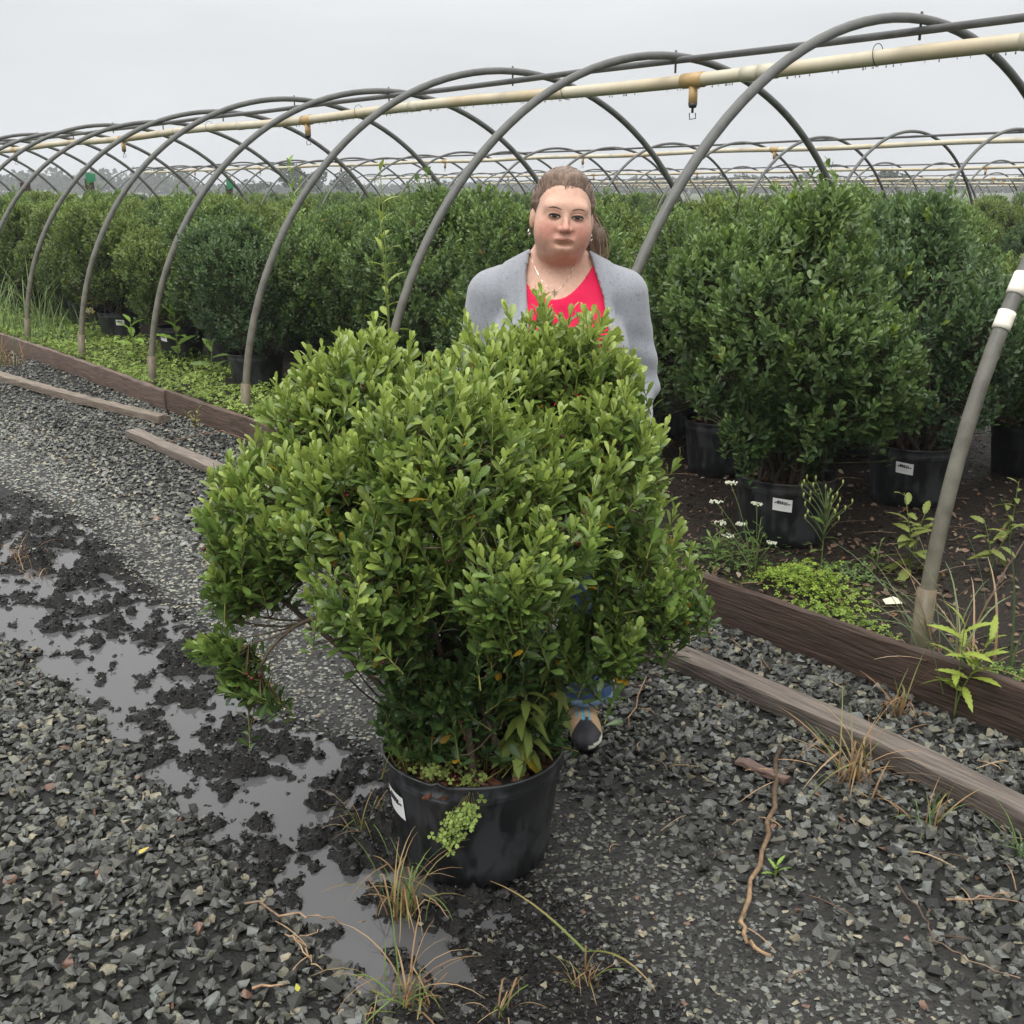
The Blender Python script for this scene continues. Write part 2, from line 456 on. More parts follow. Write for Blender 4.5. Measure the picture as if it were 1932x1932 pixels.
gs = buf.obj('gravel', M_STONE, ground, smooth=False, kind='stuff')
st_mesh = []
cc_ = stone_cols(24, np.random.default_rng(5))
cc_[cc_[:, 0] > 1.3 * cc_[:, 2]] = (.105, .102, .085)
for j, (v, f) in enumerate(SV_BIG):
    st_mesh.append(mesh_np('stone', v, [f], M_STONE, np.repeat(cc_[j:j + 1], len(v), 0), False))
for q, i in enumerate(np.where(single)[0]):
    o = link('stone', st_mesh[q % 24], ground)
    M = Matrix(R[i].tolist()).to_4x4()
    o.matrix_local = Matrix.Translation(P[i].tolist()) @ Matrix.Diagonal((SZ[i], SZ[i], SZ[i] * FL[i], 1)) @ M

# ------------------------------------------------------------------ timbers
def board(name, p0, p1, w, h, label, seed, c0=(.105, .068, .045), c1=(.19, .145, .11), bow=0.0, yaw_n=None, group=None, z0=-.012):
    """a sawn plank from p0 to p1 (ground points under its middle), w across, h high"""
    r = np.random.default_rng(seed)
    p0, p1 = Vector(p0), Vector(p1); d = p1 - p0; L = d.length
    k = max(6, int(L / .12)); x = np.linspace(0, L, k + 1)
    e = .004
    sec = np.array([(-w / 2, 0), (-w / 2, h - e), (-w / 2 + e, h), (-.01 * w, h + .0008), (w / 2 - e, h), (w / 2, h - e), (w / 2, 0)])
    q = len(sec)
    V = np.zeros((k + 1, q, 3)); V[..., 0] = x[:, None]
    V[..., 1] = sec[None, :, 0] + (bow * np.sin(np.pi * x / L))[:, None]
    V[..., 2] = sec[None, :, 1] + z0
    V[..., 1] += r.normal(size=(k + 1, q)) * .0014; V[:, 1:6, 2] += r.normal(size=(k + 1, 5)) * .0028
    V[..., 2] += (.006 * (fbm(x * 1.7 + seed, x * 0 + seed, 3) - .5))[:, None]
    i, j = np.meshgrid(np.arange(k), np.arange(q), indexing='ij'); j2 = (j + 1) % q
    F4 = np.stack([i * q + j, i * q + j2, (i + 1) * q + j2, (i + 1) * q + j], -1).reshape(-1, 4)
    Vf = V.reshape(-1, 3)
    caps = [np.arange(q)[::-1][None], (np.arange(q) + k * q)[None]]
    top = np.clip((V[..., 2] - z0) / h, 0, 1) ** 3
    mixn = (.35 + .65 * fbm(V[..., 0] * 2.3 + seed, V[..., 1] * 30, 3))[..., None] * (.35 + .65 * top[..., None])
    c = np.array(c0) + (np.array(c1) - np.array(c0)) * mixn
    me = mesh_np(name, Vf, [F4] + caps, M_WOOD, c.reshape(-1, 3), False)
    o = link(name, me); o.location = (p0.x, p0.y, float(gw((p0.x + p1.x) / 2, (p0.y + p1.y) / 2)) if z0 > -.01 else 0)
    o.rotation_euler = (0, 0, math.atan2(d.y, d.x))
    return tag(o, label, 'plank', group)
BR0, BR1 = (.030, .018, .013), (.070, .046, .034)
GR0, GR1 = (.045, .034, .027), (.15, .125, .105)
board('edging_board', W(-4.4, -.105), W(.865, -.115), .042, .195, 'dark wet edging board beside the taped arch post', 1, BR0, BR1)
board('edging_board', W(.88, -.118), W(6.08, -.125), .042, .19, 'brown edging board holding the bed behind the potted bush', 2, (.055, .033, .023), (.11, .075, .056))
board('edging_board', W(6.105, -.135), W(11.1, -.17), .042, .185, 'weathered edging board along the bed full of clover', 3, (.07, .045, .033), (.15, .108, .085), bow=-.03)
board('edging_board', W(11.13, -.175), W(16.2, -.15), .042, .175, 'far edging board by the tall green grass', 4, (.11, .072, .052), (.19, .14, .11))
board('loose_timber', G(1222, 1243), G(2150, 1688), .095, .058, 'grey loose timber lying on gravel beside dead grass clump', 5, GR0, GR1, bow=.03, z0=.004)
board('loose_timber', W(8.9, -.76), G(312, 806), .09, .05, 'long weathered timber lying on gravel below the clover bed', 6, (.12, .09, .068), (.20, .165, .13), bow=-.05, z0=.008)
board('loose_timber', G(252, 833), W(2.2, -.62), .09, .05, 'short grey timber running under the left side of the bush', 7, (.09, .07, .056), (.21, .175, .145), z0=.008)
board('wood_offcut', G(1392, 1455), G(1484, 1496), .034, .012, 'short reddish wood offcut on the gravel under a dead stalk', 8, (.085, .05, .04), (.14, .095, .075), z0=.012)

# ------------------------------------------------------------------ hoop houses
APEX = 2.41
def house_frame(name, label, n_off, k0, k1, detail, zoff=0.0, tees=None):
    h = thing(name, label, 'hoop house', W(0, n_off, zoff), math.atan2(DV[1], DV[0]), 'rows of bare arched frames')
    if not hasattr(house_frame, 'me'):
        a = np.linspace(0, np.pi, 61)
        pts = np.stack([np.zeros(61), -(RAD - RAD * np.cos(a)), .05 + (APEX - .05) * np.sin(a)], -1)
        lo = np.clip(1 - (pts[:, 2] - .1) / 1.5, 0, 1)[:, None]
        c = np.array([.105, .107, .10]) * (1 - lo) + np.array([.150, .135, .095]) * lo
        house_frame.me = Buf().tube(pts, .0245, 12, c).mesh('hoop', M_GALV)
        s = Buf()
        s.tube([(0, 0, -.06), (0, -.004, .15), (0, -.012, .345)], .0315, 12, np.array([[.125, .118, .075], [.13, .122, .08], [.14, .11, .065]]))
        house_frame.sock = s.mesh('ground_socket', M_GALV)
        house_frame.bolt = Buf().tube([(0, -RAD, APEX - .10), (0, -RAD, APEX + .035)], .007, 6, (.06, .06, .055)).mesh('clip_bolt', M_GALV)
    L0, L1 = k0 * SP - .5, k1 * SP + .5
    for k in range(k0, k1 + 1):
        o = link('hoop', house_frame.me, h, (k * SP, 0, 0))
        j = ((k * 37) % 11 - 5) / 5
        o.rotation_euler = (0, 0, .012 * j)
        o.scale = (1, 1, 1 + .004 * (((k * 53) % 7) - 3))
        if detail:
            link('ground_socket', house_frame.sock, o)
            link('clip_bolt', house_frame.bolt, o)
    yr = -RAD
    xs = np.linspace(L0, L1, max(3, int((L1 - L0) / .8)))
    sag = .012 * np.sin(xs * 1.9) + .006 * np.sin(xs * .7)
    Buf().tube(np.stack([xs, np.full(len(xs), yr), APEX - .047 + sag * .3], -1), .0205, 10 if detail else 6,
               np.tile([.075, .077, .075], (len(xs), 1))).obj('ridge_pole', M_GALV, h)
    xs = np.linspace(L0, L1, max(3, int((L1 - L0) / .22)))
    zz = APEX - .165 + .012 * np.sin(xs * 1.3 + n_off)
    stain = np.clip((fbm(xs * 2.1, xs * 0 + n_off, 3) - .45) * 4, 0, 1)[:, None]
    cp = np.array([.52, .475, .355]) * (1 - .5 * stain) + np.array([.42, .29, .13]) * .5 * stain
    pipe = Buf().tube(np.stack([xs, np.full(len(xs), yr + .03), zz], -1), .040, 14 if detail else 8, cp).obj('irrigation_pipe', M_PVC, h)
    f = lambda x: APEX - .165 + .012 * math.sin(x * 1.3 + n_off)
    s = tees
    while s < L1 - .5:
        if s > L0 + .3:
            zc = f(s)
            b = Buf().tube([(s - .085, yr + .03, zc), (s + .085, yr + .03, zc)], .0455, 14, (.42, .28, .12))
            b.tube([(s, yr + .03, zc - .03), (s, yr + .03, zc - .135)], .028, 12, np.array([[.48, .30, .12], [.56, .38, .17]]))
            b.obj('tee', M_PVC, pipe)
            b = Buf().tube([(s, yr + .03, zc - .135), (s, yr + .03, zc - .16)], [.030, .022], 12, (.02, .02, .02))
            b.tube([(s, yr + .03, zc - .16), (s, yr + .03, zc - .19)], .008, 8, (.02, .02, .02))
            fr = [(-.013, -.19), (-.015, -.222), (.011, -.228), (.013, -.19)]
            b.tube([(s + a, yr + .03 + a, zc + c) for a, c in fr], .004, 6, (.05, .05, .05))
            b.obj('sprinkler_head', M_PVC, pipe)
        s += 4.95
    if detail:
        for s in (1.05, 2.62, 2.75, 6.3, 9.6, 11.3, 14.2):
            zc = f(s)
            Buf().tube([(s - .06, yr + .03, zc), (s + .06, yr + .03, zc)], .0440, 14, (.52, .48, .37)).obj('coupling', M_PVC, pipe)
        for s in (.35, 1.9, 4.4, 7.2, 10.4):
            zc = f(s)
            a = np.linspace(0, 2 * np.pi, 15)
            Buf().tube(np.stack([s + .004 * np.sin(a * 2), yr + .03 + .045 * np.cos(a), zc + .013 + .058 * np.sin(a)], -1), .0022, 5, (.03, .03, .03)).obj('tie_wire', M_GALV, pipe)
        b = Buf()                                   # rain drops hanging from the pipe
        for s in np.random.default_rng(3).uniform(-1, 9, 170):
            rr = .0022 + .002 * random.random()
            b.tube([(s, yr + .03, f(s) - .041), (s, yr + .03, f(s) - .046 - rr), (s, yr + .03, f(s) - .047 - 2 * rr)], [rr * .6, rr, rr * .3], 6, (.45, .43, .36))
        b.obj('water_drops', M_PVC, pipe, kind='stuff')
    return h
random.seed(4)
h1 = house_frame('hoop_house_frame', 'bare arched pipe frame over the shrubs behind the woman', 0, -2, 24, True, tees=3.2 - 4.95)
hoops1 = [c for c in h1.children if c.name.startswith('hoop')]
h0_ = min(hoops1, key=lambda o: abs(o.location.x))      # the arch with white tape bands
for a0, a1 in ((rad(28.4), rad(29.9)), (rad(31.4), rad(33.2))):
    a = np.linspace(a0, a1, 5)
    pts = np.stack([np.zeros(5), -(RAD - RAD * np.cos(a)), .05 + (APEX - .05) * np.sin(a)], -1)
    Buf().tube(pts, .0283, 14, (.78, .73, .62)).obj('tape_band', M_PVC, h0_)
for i, (n_off, k0, k1, zo, lab) in enumerate((
        (10.6, -2, 24, 0, 'second arched frame with cream irrigation pipe beyond the first shrubs'),
        (22.5, 0, 26, -.15, 'third arched frame, far behind the second cream pipe'),
        (34.5, 3, 30, -.3, 'fourth arched frame, faint behind the third pipe'),
        (47, 7, 34, -.4, 'fifth arched frame, thin and distant against the grey sky'),
        (60, 10, 38, -.5, 'farthest arched frame, hair thin at the treeline'))):
    house_frame('hoop_house_frame', lab, n_off, k0, k1, False, zo, tees=[1.2, 4.0, 0.5, 2.0, 3.0][i])
# ------------------------------------------------------------------ leaves and shrubs
def leaf_template(rows):
    """rows: (y, half width, lift) ; returns verts (x,y,z) and triangles"""
    V = [(0, 0, 0)]; F = []
    for y, w, z in rows:
        V += [(-w, y, z + .22 * w), (0, y, z), (w, y, z + .22 * w)]
    V.append((0, 1, rows[-1][2] - .03)); k = len(rows)
    F += [(0, 2, 1), (0, 3, 2)]
    for i in range(k - 1):
        a = 1 + 3 * i; b = a + 3
        F += [(a, a + 1, b + 1), (a, b + 1, b), (a + 1, a + 2, b + 2), (a + 1, b + 2, b + 1)]
    a = 1 + 3 * (k - 1); t = len(V) - 1
    F += [(a, a + 1, t), (a + 1, a + 2, t)]
    mid = np.array([0] + sum([[0, 1, 0] for _ in rows], []) + [0], float)
    return np.array(V, float), np.array(F), mid
LT_FINE = leaf_template([(.36, .120, .02), (.70, .205, .015), (.945, .125, -.02)])
LT_TINY = leaf_template([(.68, .21, .02)])
LT_LOW = leaf_template([(.45, .17, .02), (.80, .19, -.01)])

def leaves_np(B, A, Nn, L, Wd, col, T, ribs=.35):
    V, F, mid = T
    X = np.cross(A, Nn)
    P = B[:, None] + (V[None, :, 0:1] * (L * Wd)[:, None, None]) * X[:, None] + (V[None, :, 1:2] * L[:, None, None]) * A[:, None] \
        + (V[None, :, 2:3] * L[:, None, None]) * Nn[:, None]
    k = len(B)
    FF = F[None] + (np.arange(k) * len(V))[:, None, None]
    rib = np.array([.035, .045, .008])
    C = col[:, None, :] + mid[None, :, None] * rib[None, None] * ribs * 2
    return P.reshape(-1, 3), FF.reshape(-1, 3), C.reshape(-1, 3)

def shoot_leaves(tip, dirv, length, K, llen, r, tilt=(1.25, .25), wid=(.85, 1.25)):
    """spiral leaves on S shoots; returns base, axis, normal, L, t(0 base..1 tip), shoot index"""
    S = len(tip)
    ref = np.where(np.abs(dirv[:, 2:3]) < .9, np.array([[0, 0, 1.0]]), np.array([[1.0, 0, 0]]))
    u = nrm(np.cross(dirv, ref)); w = np.cross(dirv, u)
    i = np.arange(K)[None]
    az = i * 2.39996 + r.random((S, 1)) * 6.28 + r.normal(size=(S, K)) * .25
    t = (i + .3 * r.random((S, K))) / K
    ti = tilt[0] * (1 - t) + tilt[1] * t + r.normal(size=(S, K)) * .16
    radial = np.cos(az)[..., None] * u[:, None] + np.sin(az)[..., None] * w[:, None]
    A = np.cos(ti)[..., None] * dirv[:, None] + np.sin(ti)[..., None] * radial
    Nn = np.sin(ti)[..., None] * dirv[:, None] - np.cos(ti)[..., None] * radial
    tw = r.normal(size=(S, K, 1)) * .35
    X = np.cross(A, Nn); Nn = np.cos(tw) * Nn + np.sin(tw) * X
    B = tip[:, None] - dirv[:, None] * (length[:, None] * (1 - t * .95))[..., None]
    L = llen[0] + (llen[1] - llen[0]) * r.random((S, K)) ** .8
    L = L * (1 - .45 * np.clip((t - .75) / .25, 0, 1))
    Wd = wid[0] + (wid[1] - wid[0]) * r.random((S, K))
    sh = lambda a: a.reshape(S * K, *a.shape[2:])
    return sh(B), nrm(sh(A)), nrm(sh(Nn)), sh(L), sh(Wd), np.clip(sh(t), 0, 1), np.repeat(np.arange(S), K)

def lobe_shoots(lobes, n, r, inside=.80, inner=.16, under=.35):
    C = np.array([l[0] for l in lobes]); Rr = np.array([l[1] for l in lobes])
    wgt = np.array([l[2] for l in lobes]) * (Rr.prod(1) ** (2 / 3)); wgt /= wgt.sum()
    P, Nn, LI = [], [], []
    while sum(len(p) for p in P) < n:
        k = n
        li = r.choice(len(lobes), k, p=wgt)
        d = nrm(r.normal(size=(k, 3)))
        q = C[li] + d * Rr[li] * (1 - inner * r.random((k, 1)) ** 2)
        f = np.linalg.norm((q[:, None] - C[None]) / Rr[None], axis=2)
        f[np.arange(k), li] = 9
        ok = (f.min(1) > inside) | (r.random(k) < .12)
        ok &= (d[:, 2] > -.45) | (r.random(k) < under)
        P.append(q[ok]); Nn.append(nrm(d / Rr[li])[ok]); LI.append(li[ok])
    return np.concatenate(P)[:n], np.concatenate(Nn)[:n], np.concatenate(LI)[:n]

def wood(lobes, base, P, r, stem_r=.011, spread=.05, c=(.10, .075, .055), twig_frac=1.0, tw=.0022):
    b = Buf(); paths = []
    for c0, rr, _w in lobes:
        s = np.array(base) + np.array([r.normal() * spread, r.normal() * spread, 0])
        mid = (s + np.array(c0)) / 2 + np.array([r.normal() * .03, r.normal() * .03, .0]); mid[:2] = mid[:2] * .65 + s[:2] * .35
        pts = bez(s, mid, c0, 9); paths.append(pts)
        b.tube(pts, np.linspace(stem_r, stem_r * .4, 9), 6, c)
    nodes = np.concatenate([p[3:] for p in paths])
    for q in P[r.random(len(P)) < twig_frac]:
        d = np.linalg.norm(nodes - q, axis=1) + np.maximum(0, nodes[:, 2] - q[2]) * 1.5
        s = nodes[np.argmin(d)]
        m = (s + q) / 2 + r.normal(size=3) * .02; m[2] -= .03
        b.tube(bez(s, m, q, 4), [tw * 1.5, tw * 1.2, tw, tw * .7], 3, np.array(c) * (.8 + .9 * r.random()) + np.array([.01, .02, 0]), cap=False)
    return b

# pots -----------------------------------------------------------------
mp_ = bpy.data.materials.new('black_plastic'); mp_.use_nodes = True
n_, l_ = mp_.node_tree.nodes, mp_.node_tree.links
b_ = n_['Principled BSDF']
tc_ = n_.new('ShaderNodeTexCoord'); mm_ = n_.new('ShaderNodeMapping'); mm_.inputs['Scale'].default_value = (1, 1, .45)
l_.new(tc_.outputs['Object'], mm_.inputs[0])
nz_ = n_.new('ShaderNodeTexNoise'); nz_.inputs['Scale'].default_value = 14; nz_.inputs['Detail'].default_value = 7; nz_.inputs['Roughness'].default_value = .62
l_.new(mm_.outputs[0], nz_.inputs['Vector'])
cr_ = n_.new('ShaderNodeValToRGB'); cr_.color_ramp.elements[0].position = .47; cr_.color_ramp.elements[0].color = (.011, .012, .013, 1)
cr_.color_ramp.elements[1].position = .56; cr_.color_ramp.elements[1].color = (.030, .032, .034, 1)
l_.new(nz_.outputs['Fac'], cr_.inputs[0]); l_.new(cr_.outputs[0], b_.inputs['Base Color'])
mr_ = n_.new('ShaderNodeMapRange'); mr_.inputs['From Min'].default_value = .46; mr_.inputs['From Max'].default_value = .58
mr_.inputs['To Min'].default_value = .30; mr_.inputs['To Max'].default_value = .62
l_.new(nz_.outputs['Fac'], mr_.inputs['Value']); l_.new(mr_.outputs[0], b_.inputs['Roughness'])
M_POT = mp_

def pot_mesh(R0, R1, H, dent=None, sides=96):
    prof = [(.0, .0), (R0 * .9, .0), (R0, .008), (R0 + (R1 - R0) * .18, H * .18), (R0 + (R1 - R0) * .22, H * .20),
            (R0 + (R1 - R0) * .8, H * .80), (R1 * .99, H * .83), (R1 * 1.0, H * .845), (R1 * .992, H * .86), (R1 * 1.004, H * .875), (R1 * .996, H * .89),
            (R1 * 1.01, H * .97), (R1 * 1.022, H * .985), (R1 * 1.02, H), (R1 * .985, H), (R1 * .975, H * .97), (R1 * .955, H * .80), (R1 * .93, H * .6)]
    p = np.array(prof); a = np.arange(sides) * 2 * np.pi / sides
    rr = np.repeat(p[:, 0][:, None], sides, 1); zz = np.repeat(p[:, 1][:, None], sides, 1)
    fl = (zz < H * .17) & (zz > .004)
    rr = np.where(fl, rr * (1 + .018 * np.sign(np.cos(a * 30))[None]), rr)
    rr = rr * (1 + .008 * np.cos(2 * a + 1)[None])
    if dent is not None:
        da = (a - dent + np.pi) % (2 * np.pi) - np.pi
        g = np.exp(-(da / .17) ** 2)[None] * sstep(H * .78, H * .97, zz)
        rr = rr * (1 - .11 * g); zz = zz - .020 * g * (1 - .6 * np.exp(-(da / .06) ** 2)[None])
    V = np.stack([rr * np.cos(a), rr * np.sin(a), zz], -1).reshape(-1, 3)
    k = len(p)
    i, j = np.meshgrid(np.arange(k - 1), np.arange(sides), indexing='ij'); j2 = (j + 1) % sides
    F4 = np.stack([i * sides + j, i * sides + j2, (i + 1) * sides + j2, (i + 1) * sides + j], -1).reshape(-1, 4)
    return mesh_np('pot', V, [F4], M_POT)

def mulch_mesh(R, z, seed, chips=160):
    r = np.random.default_rng(seed); b = Buf()
    rr = np.linspace(0, R, 9); a = np.arange(40) * 2 * np.pi / 40
    X = rr[:, None] * np.cos(a); Y = rr[:, None] * np.sin(a)
    Z = z + .018 * (fbm(X * 22 + seed, Y * 22, 3) - .5)
    V = np.stack([X, Y, Z], -1).reshape(-1, 3)
    i, j = np.meshgrid(np.arange(8), np.arange(40), indexing='ij'); j2 = (j + 1) % 40
    F4 = np.stack([i * 40 + j, (i + 1) * 40 + j, (i + 1) * 40 + j2, i * 40 + j2], -1).reshape(-1, 4)
    b.add(V, None, F4, (.014, .011, .009))
    for _ in range(chips):
        q = r.random(2); d = R * .96 * math.sqrt(q[0]); an = q[1] * 6.28
        L = .010 + .022 * r.random()
        M = np.array((Matrix.Rotation(r.random() * 6.28, 3, 'Z') @ Matrix.Rotation(r.normal() * .35, 3, 'X') @ Matrix.Rotation(r.normal() * .25, 3, 'Y')))
        c = np.array([.085, .034, .018]) * (.4 + 1.1 * r.random()) if r.random() < .8 else np.array([.17, .10, .06])
        b.box((d * math.cos(an), d * math.sin(an), z + .006 + .008 * r.random()), (L, L * (.2 + .25 * r.random()), .0022), M, c)
    return b.mesh('bark_mulch', M_MULCH, False)

# price sticker: a curved white label with a scrawled code
STROKES = [[(.10, .62), (.14, .70), (.17, .60), (.20, .72)], [(.25, .58), (.27, .84)], [(.30, .58), (.32, .84)], [(.23, .66), (.34, .68)], [(.23, .75), (.34, .77)],
           [(.38, .58), (.38, .82), (.44, .80), (.38, .70), (.45, .66), (.38, .58)], [(.49, .57), (.49, .81), (.55, .79), (.49, .70), (.56, .64), (.49, .57)],
           [(.61, .56), (.62, .80)], [(.66, .55), (.74, .77)], [(.66, .75), (.69, .71)], [(.72, .60), (.75, .56)], [(.78, .64), (.90, .62)]]
def sticker(R0, R1, H, ang, z0, z1, wid, parent, skew=0.0, seed=0):
    rz = lambda z: R0 + (R1 - R0) * .97 * z / H
    def at(u, v, off):
        z = z0 + (z1 - z0) * v + skew * (u - .5); a = ang + (u - .5) * wid / R1
        rr = rz(z) + off
        return (rr * math.cos(a), rr * math.sin(a), z)
    b = Buf(); k = 9
    V = [at(i / (k - 1), j / 2, .0022) for j in range(3) for i in range(k)]
    F4 = [(j * k + i, j * k + i + 1, (j + 1) * k + i + 1, (j + 1) * k + i) for j in range(2) for i in range(k - 1)]
    b.add(V, None, F4, (.72, .72, .70))
    o = b.obj('label_sticker', M_PAPER, parent)
    b = Buf()
    for st in STROKES:
        b.tube([at(u, v, .0030) for u, v in st], .0011 * (wid / .05), 4, (.03, .03, .035))
    for v in (.34, .26):
        b.tube([at(.3, v, .0028), at(.66, v, .0028)], .0004, 3, (.45, .45, .45))
    b.obj('label_writing', M_PAPER, parent if parent.parent is None else o)
    return o

# ------------------------------------------------------------------ the big potted shrub in front
r = np.random.default_rng(11)
PC = gp(890, 1668); PC.y += .178
PR0, PR1, PH = .180, .216, .288
shrub = thing('potted_shrub', 'large bushy shrub in a dented black pot standing in front of the woman', 'shrub', (PC.x, PC.y, float(gw(PC.x, PC.y)) - .006))
SH0 = Vector(shrub.location)
cam_ang = math.atan2(-PC.y, -PC.x)
pot = link('pot', pot_mesh(PR0, PR1, PH, cam_ang - .42), shrub)
sticker(PR0, PR1, PH, cam_ang - 1.12, .150, .212, .088, pot)
link('bark_mulch', mulch_mesh(PR1 * .955, PH * .84, 3, 260), shrub, kind='stuff')

def LB(u, v, Y, ru, rv, ry, w=1.0):
    c = AY(u, v, Y) - SH0
    dep = Y * math.cos(PITCH) + (EYE - (c.z + SH0.z)) * math.sin(PITCH)
    return (np.array(c), np.array([ru * dep / FPX, ry, rv * dep / FPX]), w)
LOBES = [LB(690, 755, 2.50, 140, 150, .20), LB(1060, 712, 2.60, 155, 145, .15), LB(520, 955, 2.40, 145, 130, .20),
         LB(830, 880, 2.25, 190, 185, .22), LB(1150, 880, 2.45, 115, 160, .18), LB(1215, 1075, 2.42, 100, 100, .16, .9),
         LB(700, 1105, 2.14, 130, 95, .16), LB(950, 1075, 2.12, 140, 110, .16), LB(590, 800, 2.5, 110, 120, .15),
         LB(455, 1075, 2.36, 80, 70, .11), LB(1130, 1190, 2.34, 100, 70, .13, 1.1), LB(860, 1230, 2.33, 165, 125, .17, 1.3),
         LB(800, 1335, 2.42, 95, 65, .12, 1.3), LB(985, 1335, 2.42, 95, 60, .13, 1.4), LB(1010, 1230, 2.36, 60, 60, .10, .8), LB(395, 1222, 2.26, 38, 30, .06, 1.7),
         LB(930, 690, 2.52, 120, 80, .15), LB(1280, 1120, 2.40, 65, 60, .1, .9), LB(1010, 900, 2.36, 120, 140, .18),
         LB(640, 950, 2.25, 120, 130, .16), LB(440, 1285, 2.25, 36, 30, .05, 1.7), LB(745, 1010, 2.14, 90, 90, .13), LB(1060, 990, 2.22, 100, 80, .14),
         LB(800, 1385, 2.36, 85, 45, .10, 1.4), LB(930, 1385, 2.36, 85, 45, .10, 1.4)]
P, Nn, LI = lobe_shoots(LOBES, 2120, r, .74, .22)
dirv = nrm(Nn * .62 + np.array([0, 0, .78]) + r.normal(size=P.shape) * .26)
low = np.isin(LI, (15, 20)); dirv[low] = nrm(dirv[low] + np.array([-.7, -.1, -.35]))
ext = np.where(r.random(len(P)) < .22, r.random(len(P)) * .075, 0) - .02 * r.random(len(P)); P = P + dirv * ext[:, None] * np.where(low, .3, 1)[:, None]
ln = .085 + .075 * r.random(len(P)) + np.maximum(ext, 0) * .6
B, A, LN, L, Wd, t, si = shoot_leaves(P, dirv, ln, 16, (.025, .047), r, wid=(.72, 1.1))
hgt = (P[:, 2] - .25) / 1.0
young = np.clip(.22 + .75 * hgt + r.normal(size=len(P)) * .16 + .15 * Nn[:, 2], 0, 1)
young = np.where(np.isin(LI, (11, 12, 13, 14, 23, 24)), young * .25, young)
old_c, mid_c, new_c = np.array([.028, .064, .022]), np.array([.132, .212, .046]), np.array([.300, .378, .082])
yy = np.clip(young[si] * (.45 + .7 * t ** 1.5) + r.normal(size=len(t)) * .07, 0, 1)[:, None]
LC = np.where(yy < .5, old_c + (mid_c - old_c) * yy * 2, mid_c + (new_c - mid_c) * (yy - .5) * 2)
q = r.random(len(t)); yel = (q < .018) & (t < .5)
LC[yel] = np.array([.42, .24, .02]) * (.7 + .5 * r.random((int(yel.sum()), 1)))
LC *= (.88 + .24 * r.random((len(t), 1)))
below = B[:, 2] < PH + .01
d_ = np.linalg.norm(B + np.array(SH0) - np.array([0, 0, EYE]), axis=1)
vdir = nrm(B + np.array(SH0) - np.array([0, 0, EYE]))
facing = np.abs((vdir * LN).sum(1))
# leaves nothing stands before: front-most leaf of each small patch of the crown
az_ = np.arctan2(vdir[:, 0], vdir[:, 1]); ev_ = vdir[:, 2]
cell = (np.floor(az_ / .016).astype(int) * 10000 + np.floor(ev_ / .016).astype(int))
order = np.lexsort((d_, cell)); first = np.zeros(len(d_), bool)
first[order[np.concatenate([[True], cell[order][1:] != cell[order][:-1]])]] = True
sc_ = np.where(first & ~below & ~yel, L * L * Wd * facing / d_ ** 2, 0)
pick = np.zeros(len(L), bool); pick[np.argsort(-sc_)[:300]] = True
m = ~pick & ~below
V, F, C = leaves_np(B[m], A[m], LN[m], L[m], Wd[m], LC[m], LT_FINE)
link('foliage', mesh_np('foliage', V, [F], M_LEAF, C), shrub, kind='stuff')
lm = []
lev = np.quantile(LC[pick].sum(1), np.linspace(.05, .95, 8))
for j in range(8):
    i = np.where(pick)[0][np.argmin(np.abs(LC[pick].sum(1) - lev[j]))]
    Vt, Ft, mid_ = LT_FINE
    lm.append(mesh_np('leaf', Vt, [Ft], M_LEAF, LC[i] + mid_[:, None] * np.array([.025, .032, .006])))
for i in np.where(pick)[0]:
    o = link('leaf', lm[int(np.argmin(np.abs(lev - LC[i].sum())))], shrub)
    X = np.cross(A[i], LN[i]); M = np.eye(4)
    M[:3, 0] = X * L[i] * Wd[i]; M[:3, 1] = A[i] * L[i]; M[:3, 2] = LN[i] * L[i]; M[:3, 3] = B[i]
    o.matrix_local = Matrix(M.tolist())
keep_l = [l for i, l in enumerate(LOBES) if i not in (15, 20)]
wb = wood(keep_l, (.03, .0, PH * .82), (P - dirv * ln[:, None] * .8)[~low], r, .0105, .045)
a0 = AY(700, 1130, 2.30) - SH0                    # the low side branch with two leafy ends
a1, a2, a3 = AY(560, 1180, 2.27) - SH0, AY(490, 1265, 2.25) - SH0, AY(470, 1215, 2.25) - SH0
wb.tube(bez(a0, AY(600, 1160, 2.28) - SH0, a1, 7), np.linspace(.006, .0045, 7), 6, (.10, .075, .055))
wb.tube(bez(a1, AY(505, 1215, 2.26) - SH0, a2, 7), np.linspace(.0045, .003, 7), 6, (.11, .085, .06))
wb.tube(bez(a1, AY(520, 1205, 2.26) - SH0, a3, 5), np.linspace(.003, .002, 5), 5, (.10, .075, .055))
for c in np.where(low)[0]:
    s0 = np.array(a3 if P[c][2] > (a2.z + a3.z) / 2 else a2); e0 = P[c] - dirv[c] * ln[c] * .8
    wb.tube(bez(s0, (s0 + e0) / 2 + np.array([0, 0, -.01]), e0, 4), .0016, 3, (.12, .10, .05), cap=False)
for k in range(len(P)):                           # green young shoot stems inside the leaf clusters
    wb.tube([P[k] - dirv[k] * ln[k] * .95, P[k] - dirv[k] * .01], [.0018, .0009], 3, (.16, .17, .04), cap=False)
wb.tube(bez((.04, .0, PH * .8), (.02, 0, PH + .2), (.05, .0, PH + .45), 8), np.linspace(.021, .012, 8), 8, (.11, .08, .06))
wb.tube(bez((-.02, .01, PH * .8), (-.03, 0, PH + .15), (-.09, .0, PH + .42), 8), np.linspace(.017, .010, 8), 8, (.10, .075, .055))
